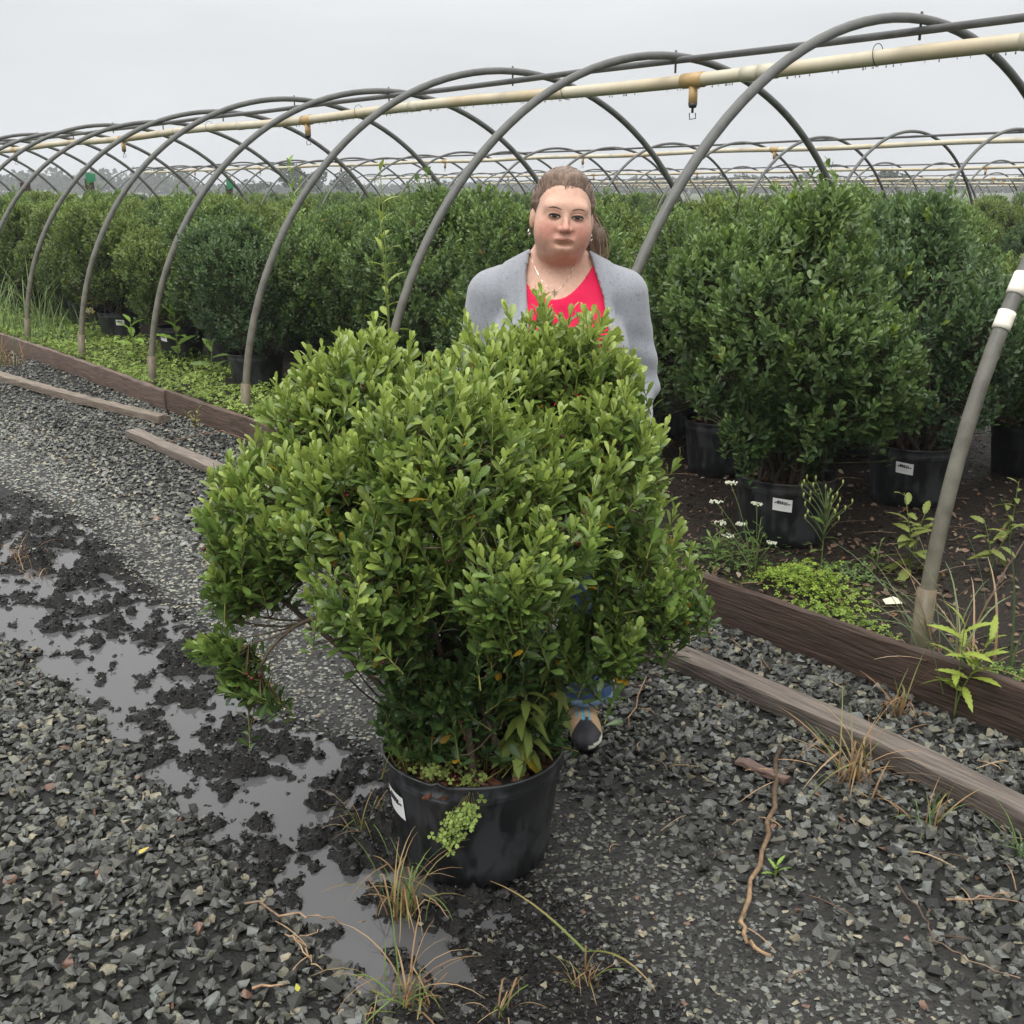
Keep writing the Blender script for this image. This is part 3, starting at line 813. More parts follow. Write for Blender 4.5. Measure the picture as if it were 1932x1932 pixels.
for u0, v0, u1, v1 in ((740, 1345, 640, 1262), (760, 1340, 690, 1200), (720, 1320, 655, 1235)):
    a, b2 = AY(u0, v0, 2.4) - SH0, AY(u1, v1, 2.32) - SH0
    wb.tube(bez(a, (a + b2) / 2 + Vector((0, 0, -.02)), b2, 6), np.linspace(.003, .0012, 6), 4, (.05, .04, .032))
wb.obj('branches', M_BARK, shrub)
b = Buf(); ico = [(0, 0, 1), (.894, 0, .447), (.276, .851, .447), (-.724, .526, .447), (-.724, -.526, .447), (.276, -.851, .447),
                  (.724, .526, -.447), (-.276, .851, -.447), (-.894, 0, -.447), (-.276, -.851, -.447), (.724, -.526, -.447), (0, 0, -1)]
icof = [(0, 1, 2), (0, 2, 3), (0, 3, 4), (0, 4, 5), (0, 5, 1), (1, 6, 2), (2, 7, 3), (3, 8, 4), (4, 9, 5), (5, 10, 1), (2, 6, 7), (3, 7, 8), (4, 8, 9), (5, 9, 10), (1, 10, 6),
        (11, 7, 6), (11, 8, 7), (11, 9, 8), (11, 10, 9), (11, 6, 10)]
for k in r.choice(len(P), 130, replace=False):
    for _ in range(r.integers(1, 5)):
        b.add(np.array(ico) * (.0036 + .002 * r.random()) + P[k] - dirv[k] * ln[k] * (.5 + .6 * r.random()) + r.normal(size=3) * .010, icof)
b.obj('berries', M_BERRY, shrub, kind='stuff')

# ------------------------------------------------------------------ shrubs standing in rows
def row_variant(seed, palette, hgt=1.0, wide=1.0, n=1500, T_=LT_TINY, skirt=()):
    r = np.random.default_rng(seed)
    lob = [(np.array([0, 0, .86 * hgt]), np.array([.40 * wide, .40 * wide, .46 * hgt]), .8)]
    for k in range(10):
        a = k * 2.4 + r.random() * .6; z = (.62 + .62 * ((k * .618) % 1)) * hgt
        d = .30 * wide * (1.05 - .45 * max(0, z / hgt - .85))
        rr = .17 + .09 * r.random()
        lob.append((np.array([d * math.cos(a), d * math.sin(a), z]), np.array([rr, rr, rr * 1.15]) * wide, 1.0))
    for k in range(6):
        a = k * 1.05 + r.random() * .7; rr = .15 + .05 * r.random()
        lob.append((np.array([.30 * wide * math.cos(a), .30 * wide * math.sin(a), (.56 + .14 * r.random()) * hgt]), np.array([rr, rr, rr * .95]) * wide, .7))
    for k in range(3):
        a = r.random() * 6.28; d = .14 * r.random()
        lob.append((np.array([d * math.cos(a), d * math.sin(a), 1.22 * hgt + .12 * r.random()]), np.array([.12, .12, .14]), 1.0))
    for x, y, z, q in skirt:
        lob.append((np.array([x, y, z]), np.array([q, q, q]), 1.0))
    P, Nn, LI = lobe_shoots(lob, n, r, .78, .22, .30)
    dirv = nrm(Nn * .62 + np.array([0, 0, .72]) + r.normal(size=P.shape) * .24)
    ln = .09 + .07 * r.random(n)
    tall = r.random(n) < .05; P[tall] += dirv[tall] * .07
    B, A, LN, L, Wd, t, si = shoot_leaves(P, dirv, ln, 14, (.027, .048), r, (1.2, .22), (.95, 1.35))
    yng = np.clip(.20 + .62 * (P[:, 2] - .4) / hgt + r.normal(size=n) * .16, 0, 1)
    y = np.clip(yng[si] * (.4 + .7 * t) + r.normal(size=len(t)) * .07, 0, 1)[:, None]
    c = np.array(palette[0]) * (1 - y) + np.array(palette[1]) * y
    q = r.random(len(t)); c[(q < .003) & (t < .5)] = (.35, .22, .03)
    hot = (r.random(n) < .02)[si] & (t > .4); c[hot] = np.array([.17, .24, .035])
    c *= (.85 + .3 * r.random((len(t), 1)))
    V, F, C = leaves_np(B, A, LN, L, Wd, c, T_, .12)
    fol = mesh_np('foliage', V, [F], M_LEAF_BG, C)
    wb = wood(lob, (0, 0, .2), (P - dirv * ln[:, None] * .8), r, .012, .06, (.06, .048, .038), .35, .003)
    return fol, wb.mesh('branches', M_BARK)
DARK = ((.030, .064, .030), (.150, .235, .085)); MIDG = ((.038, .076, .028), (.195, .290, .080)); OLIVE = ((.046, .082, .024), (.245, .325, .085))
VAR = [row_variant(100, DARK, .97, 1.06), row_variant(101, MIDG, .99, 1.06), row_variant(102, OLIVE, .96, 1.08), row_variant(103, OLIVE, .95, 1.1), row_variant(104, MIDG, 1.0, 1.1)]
BIGV = row_variant(120, MIDG, 1.05, 1.06, 1850, LT_LOW, ((.0, -.10, .52, .16), (-.16, -.12, .60, .15), (.10, .0, .46, .14), (-.28, -.2, .52, .12), (.2, -.2, .6, .13)))
RP = pot_mesh(.178, .212, .30, None, 48)
RM = mulch_mesh(.200, .25, 8, 90)
n_row = [0]
def row_shrub(p, var, label, group=None, scale=1.0, rz=None, stick=None, pot_s=1.0, clov=False):
    r = np.random.default_rng(500 + n_row[0]); n_row[0] += 1
    t = thing('potted_shrub', label, 'shrub', (p[0], p[1], float(gw(p[0], p[1])) - .005), 0, group)
    rz = r.random() * 6.28 if rz is None else rz
    po = link('pot', RP, t); po.scale = (pot_s, pot_s, pot_s)
    mu = link('bark_mulch', RM, t, kind='stuff'); mu.scale = (pot_s,) * 3
    f = link('foliage', var[0], t, kind='stuff'); w = link('branches', var[1], t)
    for o in (f, w):
        o.rotation_euler = (0, 0, rz); o.scale = (scale, scale, scale * (1 + .06 * (r.random() - .5))); o.location.z = .02 * r.random()
    if stick is not None:
        sticker(.178, .212, .30, math.atan2(-p[1], -p[0]) + stick, .180, .235, .085, po, skew=-.008)
    return t
def pot_at(u, v, extra=.19):
    p = G(u, v, BED); d = Vector((p.x, p.y, 0)).normalized(); return p + d * extra
row_shrub(pot_at(1472, 1040), BIGV, 'tallest dense shrub, clover and white label on its black pot beside white flowers', None, 1.0, .2, stick=-.02)
row_shrub(pot_at(1712, 962), VAR[0], 'dark shrub beside the taped arch, white label on its black pot', None, 1.0, .5, stick=-.16)
row_shrub(pot_at(1360, 905), VAR[4], 'shrub between the woman and the tall dense shrub', None, 1.0, 2.2)
row_shrub(pot_at(1600, 865), VAR[1], 'shrub hidden behind the tall dense shrub, its pot over pale gravel', None, 1.0, 3.3)
row_shrub(pot_at(1935, 905), VAR[3], 'shrub behind the arch post with two white tape bands', None, 1.02, 4.1)
row_shrub(W(-.62, .95), VAR[1], 'loose twiggy shrub behind the taped arch and tall grass blades', None, .86, .2)
row_shrub(pot_at(490, 772, .78), VAR[0], 'deep green shrub in a black pot right behind an arch post', None, .93, 1.9)
row_shrub(pot_at(348, 700, .85), VAR[3], 'olive green shrub above a pot with a folded white label', None, .92, .7, stick=-.9)
row_shrub(pot_at(232, 662, .8), VAR[2], 'olive shrub whose black pot shows a square white label', None, 1.0, 2.5, stick=.0)
row_shrub(pot_at(170, 620), VAR[2], 'small shrub pot with white label beside a browned seedling', None, .95, 3.9, stick=.05)
used = [(1.0, .8), (1.05, 1.8), (2.0, 1.6), (2.0, 2.4), (1.0, 2.7), (-.62, .95), (5.55, .5), (7.6, .8), (9.3, .9), (11.1, 1.2)]
used = [to_sn(o.location.x, o.location.y) for o in COL.objects if o.name.startswith('potted_shrub') and o.get('group') is None][1:]
rr_ = np.random.default_rng(77)
ORD = ['zero', 'one', 'two', 'three', 'four', 'five', 'six', 'seven', 'eight', 'nine', 'ten', 'eleven', 'twelve', 'thirteen', 'fourteen', 'fifteen', 'sixteen', 'seventeen']
for row, n0, lab, grp in ((0, 1.08, 'green shrub in the front row under the arches beyond the woman', 'front row shrubs'),
                          (1, 1.98, 'shrub in the second row, its rounded top showing behind the front row', 'second row shrubs'),
                          (2, 2.8, 'shrub in the inner rows, only its crown top visible', 'inner row shrubs'),
                          (3, 3.65, 'shrub in the inner rows, only its crown top visible', 'inner row shrubs')):
    s = (-.6, -1.2, -1.6, -1.0)[row]
    while s < 26:
        ss, nn = s + rr_.normal() * .07, n0 + rr_.normal() * .07
        s += 1.0 if row < 2 else 1.08
        if any(math.hypot(ss - a, nn - b) < .66 for a, b in used): continue
        p = W(ss, nn)
        if not in_view(np.array([[p.x, p.y, 1.0]]), 500, 400)[0]: continue
        v = VAR[int(rr_.choice(5, p=(.2, .25, .15, .15, .25) if ss < 6 else (.05, .15, .35, .3, .15)))]
        l2 = lab
        if row < 4:
            bay = int(ss // SP) + 1; hf = 'near' if (ss % SP) < SP / 2 else 'far'
            if bay >= 1:
                hue = 'olive' if v in (VAR[2], VAR[3]) else ('dark' if v is VAR[0] else 'green')
                l2 = '%s shrub, %s row, bay %s after the taped arch, %s half' % (hue, ('front', 'second', 'third', 'fourth')[row], ORD[min(bay, 17)], hf)
        row_shrub(p, v, l2, grp, .90 + .17 * rr_.random())
for n0 in (11.6, 12.9):
    s = 0.0
    while s < 40:
        p = W(s + rr_.normal() * .1, n0 + rr_.normal() * .1); s += 1.35
        if not in_view(np.array([[p.x, p.y, 1.4]]), 300, 300)[0]: continue
        t = row_shrub(p, VAR[int(rr_.integers(0, 5))], 'distant shrub standing under the second arched frame', 'shrubs under the second frame', 1.0 + .08 * rr_.random())
        t.location.z = 0
for n0 in (23.5, 25):
    s = 4.0
    while s < 60:
        p = W(s + rr_.normal() * .2, n0 + rr_.normal() * .2); s += 2.2
        if not in_view(np.array([[p.x, p.y, 1.4]]), 200, 300)[0]: continue
        t = row_shrub(p, VAR[int(rr_.integers(0, 5))], 'far shrub standing under the third arched frame', 'shrubs under the third frame', 1.05)
        t.location.z = 0
# ------------------------------------------------------------------ the woman
class Field:
    """implicit surface on a rectilinear grid, turned into one closed mesh"""
    def __init__(s, xs, ys, zs):
        s.x, s.y, s.z = (np.unique(np.round(np.concatenate([np.atleast_1d(q) for q in a]), 5)) for a in (xs, ys, zs))
        s.f = np.full((len(s.x), len(s.y), len(s.z)), .5)
    def block(s, lo, hi):
        sl = [slice(max(0, np.searchsorted(a, l) - 1), min(len(a), np.searchsorted(a, h) + 1)) for a, l, h in zip((s.x, s.y, s.z), lo, hi)]
        X, Y, Z = np.meshgrid(s.x[sl[0]], s.y[sl[1]], s.z[sl[2]], indexing='ij')
        return tuple(sl), X, Y, Z
    def put(s, fn, lo, hi, k=.02, op='add', m=.07):
        lo, hi = np.array(lo) - m, np.array(hi) + m
        sl, X, Y, Z = s.block(lo, hi)
        if X.size == 0: return
        d = fn(X, Y, Z); a = s.f[sl]
        if op == 'add':
            h = np.clip(.5 + .5 * (d - a) / k, 0, 1); s.f[sl] = d * (1 - h) + a * h - k * h * (1 - h)
        else:
            d = -d; h = np.clip(.5 - .5 * (d - a) / k, 0, 1); s.f[sl] = d * (1 - h) + a * h + k * h * (1 - h)
    def ell(s, c, r, k=.02, op='add', R=None):
        c, r = np.array(c, float), np.array(r, float); b = r.max() if R is not None else r
        def fn(X, Y, Z):
            q = np.stack([X - c[0], Y - c[1], Z - c[2]], -1)
            if R is not None: q = q @ R
            k0 = np.linalg.norm(q / r, axis=-1); k1 = np.linalg.norm(q / (r * r), axis=-1)
            return k0 * (k0 - 1) / np.maximum(k1, 1e-6)
        s.put(fn, c - b, c + b, k, op)
    def cap(s, a, b, ra, rb, k=.02, op='add'):
        a, b = np.array(a, float), np.array(b, float)
        def fn(X, Y, Z):
            p = np.stack([X, Y, Z], -1) - a; ab = b - a
            t = np.clip((p @ ab) / (ab @ ab), 0, 1)
            return np.linalg.norm(p - t[..., None] * ab, axis=-1) - (ra + (rb - ra) * t)
        m = max(ra, rb)
        s.put(fn, np.minimum(a, b) - m, np.maximum(a, b) + m, k, op)
    def mesh(s):
        f = s.f; ins = f < 0
        c = [ins[i:f.shape[0] - 1 + i, j:f.shape[1] - 1 + j, k:f.shape[2] - 1 + k] for i in (0, 1) for j in (0, 1) for k in (0, 1)]
        cnt = sum(q.astype(np.int8) for q in c)
        I = np.argwhere((cnt > 0) & (cnt < 8))
        idx = np.full(cnt.shape, -1, np.int64); idx[tuple(I.T)] = np.arange(len(I))
        acc = np.zeros((len(I), 3)); num = np.zeros(len(I))
        G3 = (s.x, s.y, s.z)
        corners = [np.array(q) for q in np.ndindex(2, 2, 2)]
        for a in corners:
            for ax in range(3):
                if a[ax]: continue
                b = a.copy(); b[ax] = 1
                ia, ib = I + a, I + b
                fa, fb = f[tuple(ia.T)], f[tuple(ib.T)]
                m = (fa < 0) != (fb < 0)
                t = fa / np.where(m, fa - fb, 1)
                pa = np.stack([G3[d][ia[:, d]] for d in range(3)], -1); pb = np.stack([G3[d][ib[:, d]] for d in range(3)], -1)
                acc[m] += (pa + (pb - pa) * t[:, None])[m]; num[m] += 1
        V = acc / num[:, None]
        quads = []
        for ax in range(3):
            u, w = (ax + 1) % 3, (ax + 2) % 3
            sl0 = [slice(None)] * 3; sl1 = [slice(None)] * 3; sl0[ax] = slice(0, -1); sl1[ax] = slice(1, None)
            ch = ins[tuple(sl0)] != ins[tuple(sl1)]
            E_ = np.argwhere(ch); E_ = E_[(E_[:, u] > 0) & (E_[:, w] > 0) & (E_[:, u] < f.shape[u] - 1) & (E_[:, w] < f.shape[w] - 1)]
            if not len(E_): continue
            du = np.zeros(3, int); du[u] = 1; dw = np.zeros(3, int); dw[w] = 1
            q = np.stack([idx[tuple((E_ - du - dw).T)], idx[tuple((E_ - dw).T)], idx[tuple(E_.T)], idx[tuple((E_ - du).T)]], -1)
            flip = ~ins[tuple(E_.T)]
            q[flip] = q[flip][:, ::-1]
            quads.append(q)
        return V, np.concatenate(quads)

PX, PY = .125, 3.02
person = thing('person', 'woman in grey cardigan and pink top standing behind the big potted shrub', 'person', (PX, PY, float(gw(PX, PY)) + .006))
HC = np.array([.010, -.018, 1.508])                       # head centre at eye level
HR = np.array(Matrix.Rotation(rad(5.5), 3, 'Y') @ Matrix.Rotation(rad(3), 3, 'Z'))   # head tilt and slight turn
def hp(x, y, z): return HC + HR @ np.array([x, y, z])
ARM = {-1: [(-.172, .022, 1.295), (-.222, .030, 1.045), (-.222, -.235, 1.030)], 1: [(.172, .022, 1.295), (.222, .030, 1.04), (.165, -.235, .90)]}
A_ = lambda a, b, st: np.arange(a, b, st)
def torso(F, g=0.0, k=.05):
    F.ell((0, .012, 1.165), (.178 + g, .122 + g, .205 + g), k)
    for s in (-1, 1):
        F.ell((s * .082, -.070, 1.155), (.088 + g, .078 + g, .082 + g), k)
        F.cap((s * .045, .03, 1.380), (s * .145, .026, 1.315), .038 + g, .050 + g, k)
    F.ell((0, -.012, .98), (.19 + g, .15 + g, .18 + g), k)
def arms(F, g=0.0, k=.03, to=1.0):
    for s in (-1, 1):
        a, b, c = (np.array(q) for q in ARM[s])
        F.cap(a, b, .060 + g, .047 + g, k)
        F.cap(b, b + (c - b) * to, .045 + g, .031 + g * .8, k)
B = Field((A_(-.32, -.09, .012), A_(-.09, .105, .0042), A_(.105, .33, .012), A_(-.27, -.16, .005), A_(.11, .21, .005)),
          (A_(-.40, -.30, .006), A_(-.34, -.135, .008), A_(-.155, .1, .0044), A_(.1, .22, .012)),
          (A_(-.02, 1.38, .014), A_(1.37, 1.66, .0042), A_(.84, 1.09, .0065)))
torso(B)
B.ell((0, .01, .85), (.19, .145, .15), .05)
B.cap((.004, .008, 1.47), (0, .03, 1.32), .057, .072, .04)
arms(B)
for s in (-1, 1):
    B.cap((s * .09, .01, .82), (s * .1, -.012, .47), .10, .066, .04)
    B.cap((s * .1, -.012, .47), (s * .09, .03, .10), .062, .042, .03)
    B.cap((s * .09, .045, .045), (s * .092, -.09, .035), .034, .03, .02)
    # hands: palm, four bent fingers of different length, thumb
    w = np.array(ARM[s][2]); e = np.array(ARM[s][1]); f = (w - e) / np.linalg.norm(w - e)
    inw = np.array([-s, 0, 0.0]); up = np.cross(f, inw) * (1 if s < 0 else -1); up = up / np.linalg.norm(up)
    if up[2] < 0: up = -up
    B.cap(w, w + f * .03, .028, .026, .02)
    B.cap(w + f * .035 + up * .020, w + f * .085 + up * .026, .016, .014, .012)
    B.cap(w + f * .035, w + f * .09, .018, .015, .012)
    B.cap(w + f * .035 - up * .020, w + f * .078 - up * .026, .016, .013, .012)
    for q, (o, ln1) in enumerate(((.030, .040), (.0105, .046), (-.0095, .043), (-.029, .034))):
        k0 = w + f * .088 + up * o; k1 = k0 + f * ln1 * .8 + inw * .014; k2 = k1 + f * .004 + inw * ln1 * .65; k3 = k2 - f * .02 + inw * .006
        B.cap(k0, k1, .0092, .0088, .004); B.cap(k1, k2, .0088, .0082, .003); B.cap(k2, k3, .0082, .0075, .003)
    t0 = w + f * .035 + up * .026; t1 = t0 + f * .03 + up * .022 + inw * .012; t2 = t1 + f * .026 + up * .004 + inw * .014
    B.cap(t0, t1, .013, .011, .008); B.cap(t1, t2, .0105, .0085, .004)
def head(F):
    E_ = lambda c, r_, k=.03, op='add': F.ell(hp(*c), r_, k, op, HR)
    E_((0, .012, .026), (.0745, .096, .085))
    E_((0, -.028, -.028), (.066, .066, .076), .03)
    for s in (-1, 1):
        E_((s * .0345, -.052, -.042), (.0360, .038, .040), .03)
        E_((s * .028, -.077, .020), (.024, .011, .011), .028)
        E_((s * .0765, .018, -.016), (.0085, .016, .027), .008)
    E_((0, -.028, -.066), (.058, .056, .030), .03)
    E_((0, -.074, -.079), (.023, .022, .0165), .020)
    E_((0, -.018, -.096), (.052, .054, .025), .03)
    for s in (-1, 1):
        E_((s * .0295, -.1035, -.004), (.019, .015, .0095), .012, 'sub')
        E_((s * .0295, -.0835, -.0035), (.0165, .0100, .0085), .004)
    F.cap(hp(0, -.089, .004), hp(0, -.1120, -.030), .0050, .0070, .012)
    F.cap(hp(0, -.1085, -.0325), hp(0, -.1135, -.0325), .0100, .0085, .007)
    for s in (-1, 1):
        E_((s * .0130, -.0985, -.0355), (.0062, .0095, .0065), .006)
        E_((s * .0068, -.112, -.0435), (.0040, .007, .0030), .003, 'sub')
        E_((s * .0225, -.099, -.047), (.004, .006, .010), .010, 'sub')
    E_((0, -.090, -.058), (.024, .010, .0095), .010)
    E_((0, -.094, -.0715), (.018, .007, .0035), .009, 'sub')
head(B)
V, Q = B.mesh()
hl = (V - HC) @ HR                                         # head-local coordinates
skin = np.array([.575, .350, .258]); C = np.tile(skin, (len(V), 1))
gau = lambda c, r_: np.exp(-(((hl - np.array(c)) / np.array(r_)) ** 2).sum(1))
isface = (V[:, 2] > 1.36)[:, None]
red = np.clip(gau((-.042, -.08, -.038), (.030, .05, .028)) + gau((.042, -.08, -.038), (.030, .05, .028)) + .7 * gau((0, -.115, -.032), (.014, .02, .016)), 0, 1)[:, None]
red = red + .18 * gau((0, -.08, -.08), (.04, .05, .025))[:, None] + .25 * gau((0, -.03, -.135), (.06, .07, .018))[:, None]
C = C * (1 - isface * .10) + isface * .10 * np.array([.50, .285, .21])
C = C * (1 - np.clip(red, 0, 1) * .8) + np.clip(red, 0, 1) * .8 * np.array([.50, .195, .150])
lip = 0 * np.clip(gau((0, -.1, -.0605), (.0215, .02, .0048)) + gau((0, -.1, -.0705), (.0185, .02, .0058)), 0, 1)[:, None] * (V[:, 2] > 1.38)[:, None]
C = C * (1 - np.clip(lip * 1.2, 0, 1) * .75) + np.clip(lip * 1.2, 0, 1) * .75 * np.array([.50, .215, .19])
eyeS = np.clip(gau((-.0295, -.09, -.003), (.018, .03, .011)) + gau((.0295, -.09, -.003), (.017, .03, .010)), 0, 1)[:, None]
C = C * (1 - .30 * eyeS) + .30 * eyeS * np.array([.42, .22, .17])
mole = np.exp(-((V - np.array([-.070, -.09, 1.352])) ** 2 * np.array([1, .05, 1])).sum(1) / .0035 ** 2)[:, None]
M_SKIN = mat('skin', rough=.50, spec=.35, vary=.09, vscale=95, bump=.12, bscale=420)
M_SKIN.node_tree.nodes['Principled BSDF'].inputs['Subsurface Weight'].default_value = .12
M_SKIN.node_tree.nodes['Principled BSDF'].inputs['Subsurface Radius'].default_value = (.010, .004, .002)
body = link('body', mesh_np('body', V, [Q], M_SKIN, C), person)

def surf(x, z):                                            # front of the face at head-local (x, z)
    ys = np.linspace(-.14, 0, 240)
    Pw = np.stack([hp(x, y, z) for y in ys])
    ix = np.clip(np.searchsorted(B.x, Pw[:, 0]) - 1, 0, len(B.x) - 2); iy = np.clip(np.searchsorted(B.y, Pw[:, 1]) - 1, 0, len(B.y) - 2); iz = np.clip(np.searchsorted(B.z, Pw[:, 2]) - 1, 0, len(B.z) - 2)
    tx = (Pw[:, 0] - B.x[ix]) / (B.x[ix + 1] - B.x[ix]); ty = (Pw[:, 1] - B.y[iy]) / (B.y[iy + 1] - B.y[iy]); tz = (Pw[:, 2] - B.z[iz]) / (B.z[iz + 1] - B.z[iz])
    v = 0
    for a in (0, 1):
        for b2 in (0, 1):
            for c2 in (0, 1):
                v = v + B.f[ix + a, iy + b2, iz + c2] * (tx if a else 1 - tx) * (ty if b2 else 1 - ty) * (tz if c2 else 1 - tz)
    i = np.argmax(v < 0)
    return ys[i]
M_EYE = mat('eye', rough=.12, spec=.6)
M_HAIR = mat('hair', rough=.5, spec=.4, vary=.35, vscale=42, vmap=(2.2, 1, .35), bump=.6, bscale=70)
for s in (-1, 1):
    cx, cz = s * .0295, -.0035
    yc = min(surf(cx + d, cz) for d in (-.008, 0, .008)) - .0012
    b = Buf(); na_, nb_ = 23, 11; Vv, Cc = [], []
    tiltz = -.0012 * s * 0
    up_e, dn_e = [], []
    for j in range(nb_):
        for i in range(na_):
            a = -1 + 2 * i / (na_ - 1); bb = -1 + 2 * j / (nb_ - 1)
            hh = (1 - a * a) ** .65
            x = cx + a * .0150; z = cz + (bb * .0045 if bb > 0 else bb * .0036) * hh + .0006 * a * s
            y = yc + .0035 * a * a - .0010 * (1 - bb * bb)
            Vv.append(hp(x, y, z))
            di = math.hypot(x - cx + .0006, (z - cz) * 1.0 - .0006)
            c = (.005, .005, .005) if di < .0026 else ((.030, .017, .010) if di < .0064 else (.36, .31, .29))
            if bb > .45: c = tuple(q * .45 for q in c)
            Cc.append(c)
            if j == nb_ - 1: up_e.append(hp(x, y - .0008, z + .0002))
            if j == 0: dn_e.append(hp(x, y - .0004, z))
    F4 = [(j * na_ + i, j * na_ + i + 1, (j + 1) * na_ + i + 1, (j + 1) * na_ + i) for j in range(nb_ - 1) for i in range(na_ - 1)]
    b.add(Vv, None, F4, np.array(Cc)); eye = b.obj('eye', M_EYE, person)
    Buf().tube(up_e, .0019, 5, (.02, .013, .01)).obj('eyelash', M_HAIR, eye)
    Buf().tube([p_ + HR @ np.array([0, .0012, .0034]) for p_ in up_e[2:-2]], .0022, 6, (.40, .225, .165)).obj('eyelid', M_SKIN, eye)
    Buf().tube(dn_e, .0006, 4, (.22, .11, .085)).obj('lower_lash', M_HAIR, eye)
    b = Buf(); pts = []
    for t in np.linspace(0, 1, 12):
        x = s * (.013 + .036 * t); z = .0155 + .0055 * math.sin(t * 2.5) - .004 * t * t - .0015 * (1 - t)
        pts.append(hp(x, surf(x, z) + .0008, z))
    b.tube(pts, .0026 * np.sin(np.linspace(.35, 3.0, 12)) ** .6, 6, (.19, .105, .07))
    b.obj('eyebrow', M_HAIR, person)

b = Buf(); na_, nb_ = 25, 15; Vv, Cc = [], []
for j in range(nb_):
    for i in range(na_):
        a = -1 + 2 * i / (na_ - 1); bb = -1 + 2 * j / (nb_ - 1)
        x = a * .0245; taper = (1 - a * a) ** .55
        bow = .0012 * math.exp(-(a / .22) ** 2)
        zt, zb = .0034 * taper * (1 - .0 * a) - bow * .9, .0042 * (1 - a * a) ** .75
        z = -.0575 - .0026 * a * a + (bb * zt if bb > 0 else bb * zb)
        bulge = .0030 * taper * (1 - abs(abs(bb) - .5) * 2 * .8) - .0032 * math.exp(-(bb / .13) ** 2) * taper ** .4
        y = surf(x * .97, z) - .0006 - max(bulge, -.002) - (.0004 if abs(bb) < .95 else -.0012)
        Vv.append(hp(x, y, z))
        edge = min(1, (1 - abs(bb)) * 2.2) * min(1, (1 - abs(a)) * 4)
        cl_ = np.array([.53, .30, .225]) * (1 - edge) + np.array([.47, .205, .170]) * edge
        if abs(bb) < .12: cl_ = np.array([.24, .09, .075])
        Cc.append(cl_)
b.add(Vv, None, [(j * na_ + i, j * na_ + i + 1, (j + 1) * na_ + i + 1, (j + 1) * na_ + i) for j in range(nb_ - 1) for i in range(na_ - 1)], np.array(Cc))
b.obj('lips', M_SKIN, person)

# hair: scalp cap pulled back, ponytail behind her left shoulder
Hf = Field((A_(-.11, .15, .0036),), (A_(-.14, .19, .0042),), (A_(1.33, 1.68, .004),))
Hf.ell(hp(0, .012, .026), (.0745, .096, .085), .03, R=HR)
Hf.ell(hp(0, -.028, -.028), (.066, .066, .076), .03, R=HR)
Hf.ell(hp(0, .03, -.04), (.070, .070, .060), .03, R=HR)
sl, X, Y, Z = Hf.block((-.2, -.2, 1.3), (.2, .2, 1.7))
q = np.stack([X, Y, Z], -1) - HC; q = q @ HR
def hairline(z, x):
    y = np.interp(z, [-.09, -.045, -.03, 0, .03, .055, .070, .080, .10], [.04, .034, .010, -.022, -.042, -.054, -.064, -.085, -.2])
    return y + np.where(z > .03, (x / .07) ** 2 * .010, 0)
dh = q[..., 1] - hairline(q[..., 2], q[..., 0])
th = -.006 + .0066 * sstep(-.006, .004, dh) + .0105 * sstep(.0, 1.0, dh / (.05 + .13 * sstep(.04, .075, q[..., 2])))
ear = np.exp(-(((np.abs(q[..., 0]) - .076) / .02) ** 2 + ((q[..., 1] - .012) / .016) ** 2 + ((q[..., 2] + .018) / .026) ** 2))
th = th - .016 * ear
th = np.where(q[..., 2] < -.075, -.01, th)
Hf.f[sl] = Hf.f[sl] - th + .0007 * np.sin(q[..., 0] * 900 + q[..., 1] * 160 + 4 * np.sin(q[..., 2] * 60))
Hf.cap(hp(.02, .10, .055), hp(.02, .13, .05), .026, .024, .015)
Hf.cap(hp(.02, .13, .05), hp(.096, .085, -.055), .024, .034, .02)
Hf.cap(hp(.096, .085, -.055), hp(.108, .06, -.122), .033, .015, .02)
V, Q = Hf.mesh()
hl = (V - HC) @ HR
st = .5 + .5 * np.sin(hl[:, 0] * 1500 + hl[:, 1] * 250 + hl[:, 2] * 100)
base = np.array([.105, .058, .036]); lite = np.array([.25, .18, .13])
mixv = (.22 * st + .40 * sstep(.06, .115, hl[:, 2]) * (.4 + .6 * st) + .25 * (hl[:, 2] < -.04) * st)[:, None]
hair = link('hair', mesh_np('hair', V, [Q], M_HAIR, base + (lite - base) * mixv), person)
rh = np.random.default_rng(6); b = Buf()
hc0 = np.array([0, .012, .026]); end = nrm(np.array([.02, .11, .055]) - hc0)
for k in range(420):                                       # strands combed back from the hairline to the tie
    if k < 300:
        a = rh.uniform(-1, 1) * 2.0
        zz_ = .082 * math.cos(a) if abs(a) < 1.57 else -.035 * (abs(a) - 1.57) / .43
        x0 = .072 * math.sin(a) if abs(a) < 1.57 else .073 * np.sign(a)
        zz_ = zz_ + rh.normal() * .004
        y0 = float(hairline(np.array(zz_), np.array(x0))) + abs(rh.normal()) * .018 + .002
        s0 = nrm(np.array([x0, y0, zz_]) - hc0)
    else:
        s0 = nrm(np.array([rh.normal() * .05, rh.uniform(-.03, .06), .085]))
    n_ = 11; om = math.acos(np.clip(s0 @ end, -1, 1)); pts = []
    lift = .0105 + .0022 * rh.random()
    for t in np.linspace(0, .96, n_):
        d = (math.sin((1 - t) * om) * s0 + math.sin(t * om) * end) / max(math.sin(om), 1e-3)
        d = nrm(d)
        rr = 1 / math.sqrt((d[0] / .0745) ** 2 + (d[1] / .096) ** 2 + (d[2] / .085) ** 2)
        p = hc0 + d * (rr + (lift if k >= 300 else .0012 + (lift - .0012) * min(1, t * 2.2)))
        pts.append(hp(*p))
    b.tube(pts, np.linspace(.0007, .0012, n_), 3, base + (lite * 1.15 - base) * rh.random() ** 1.3, cap=False)
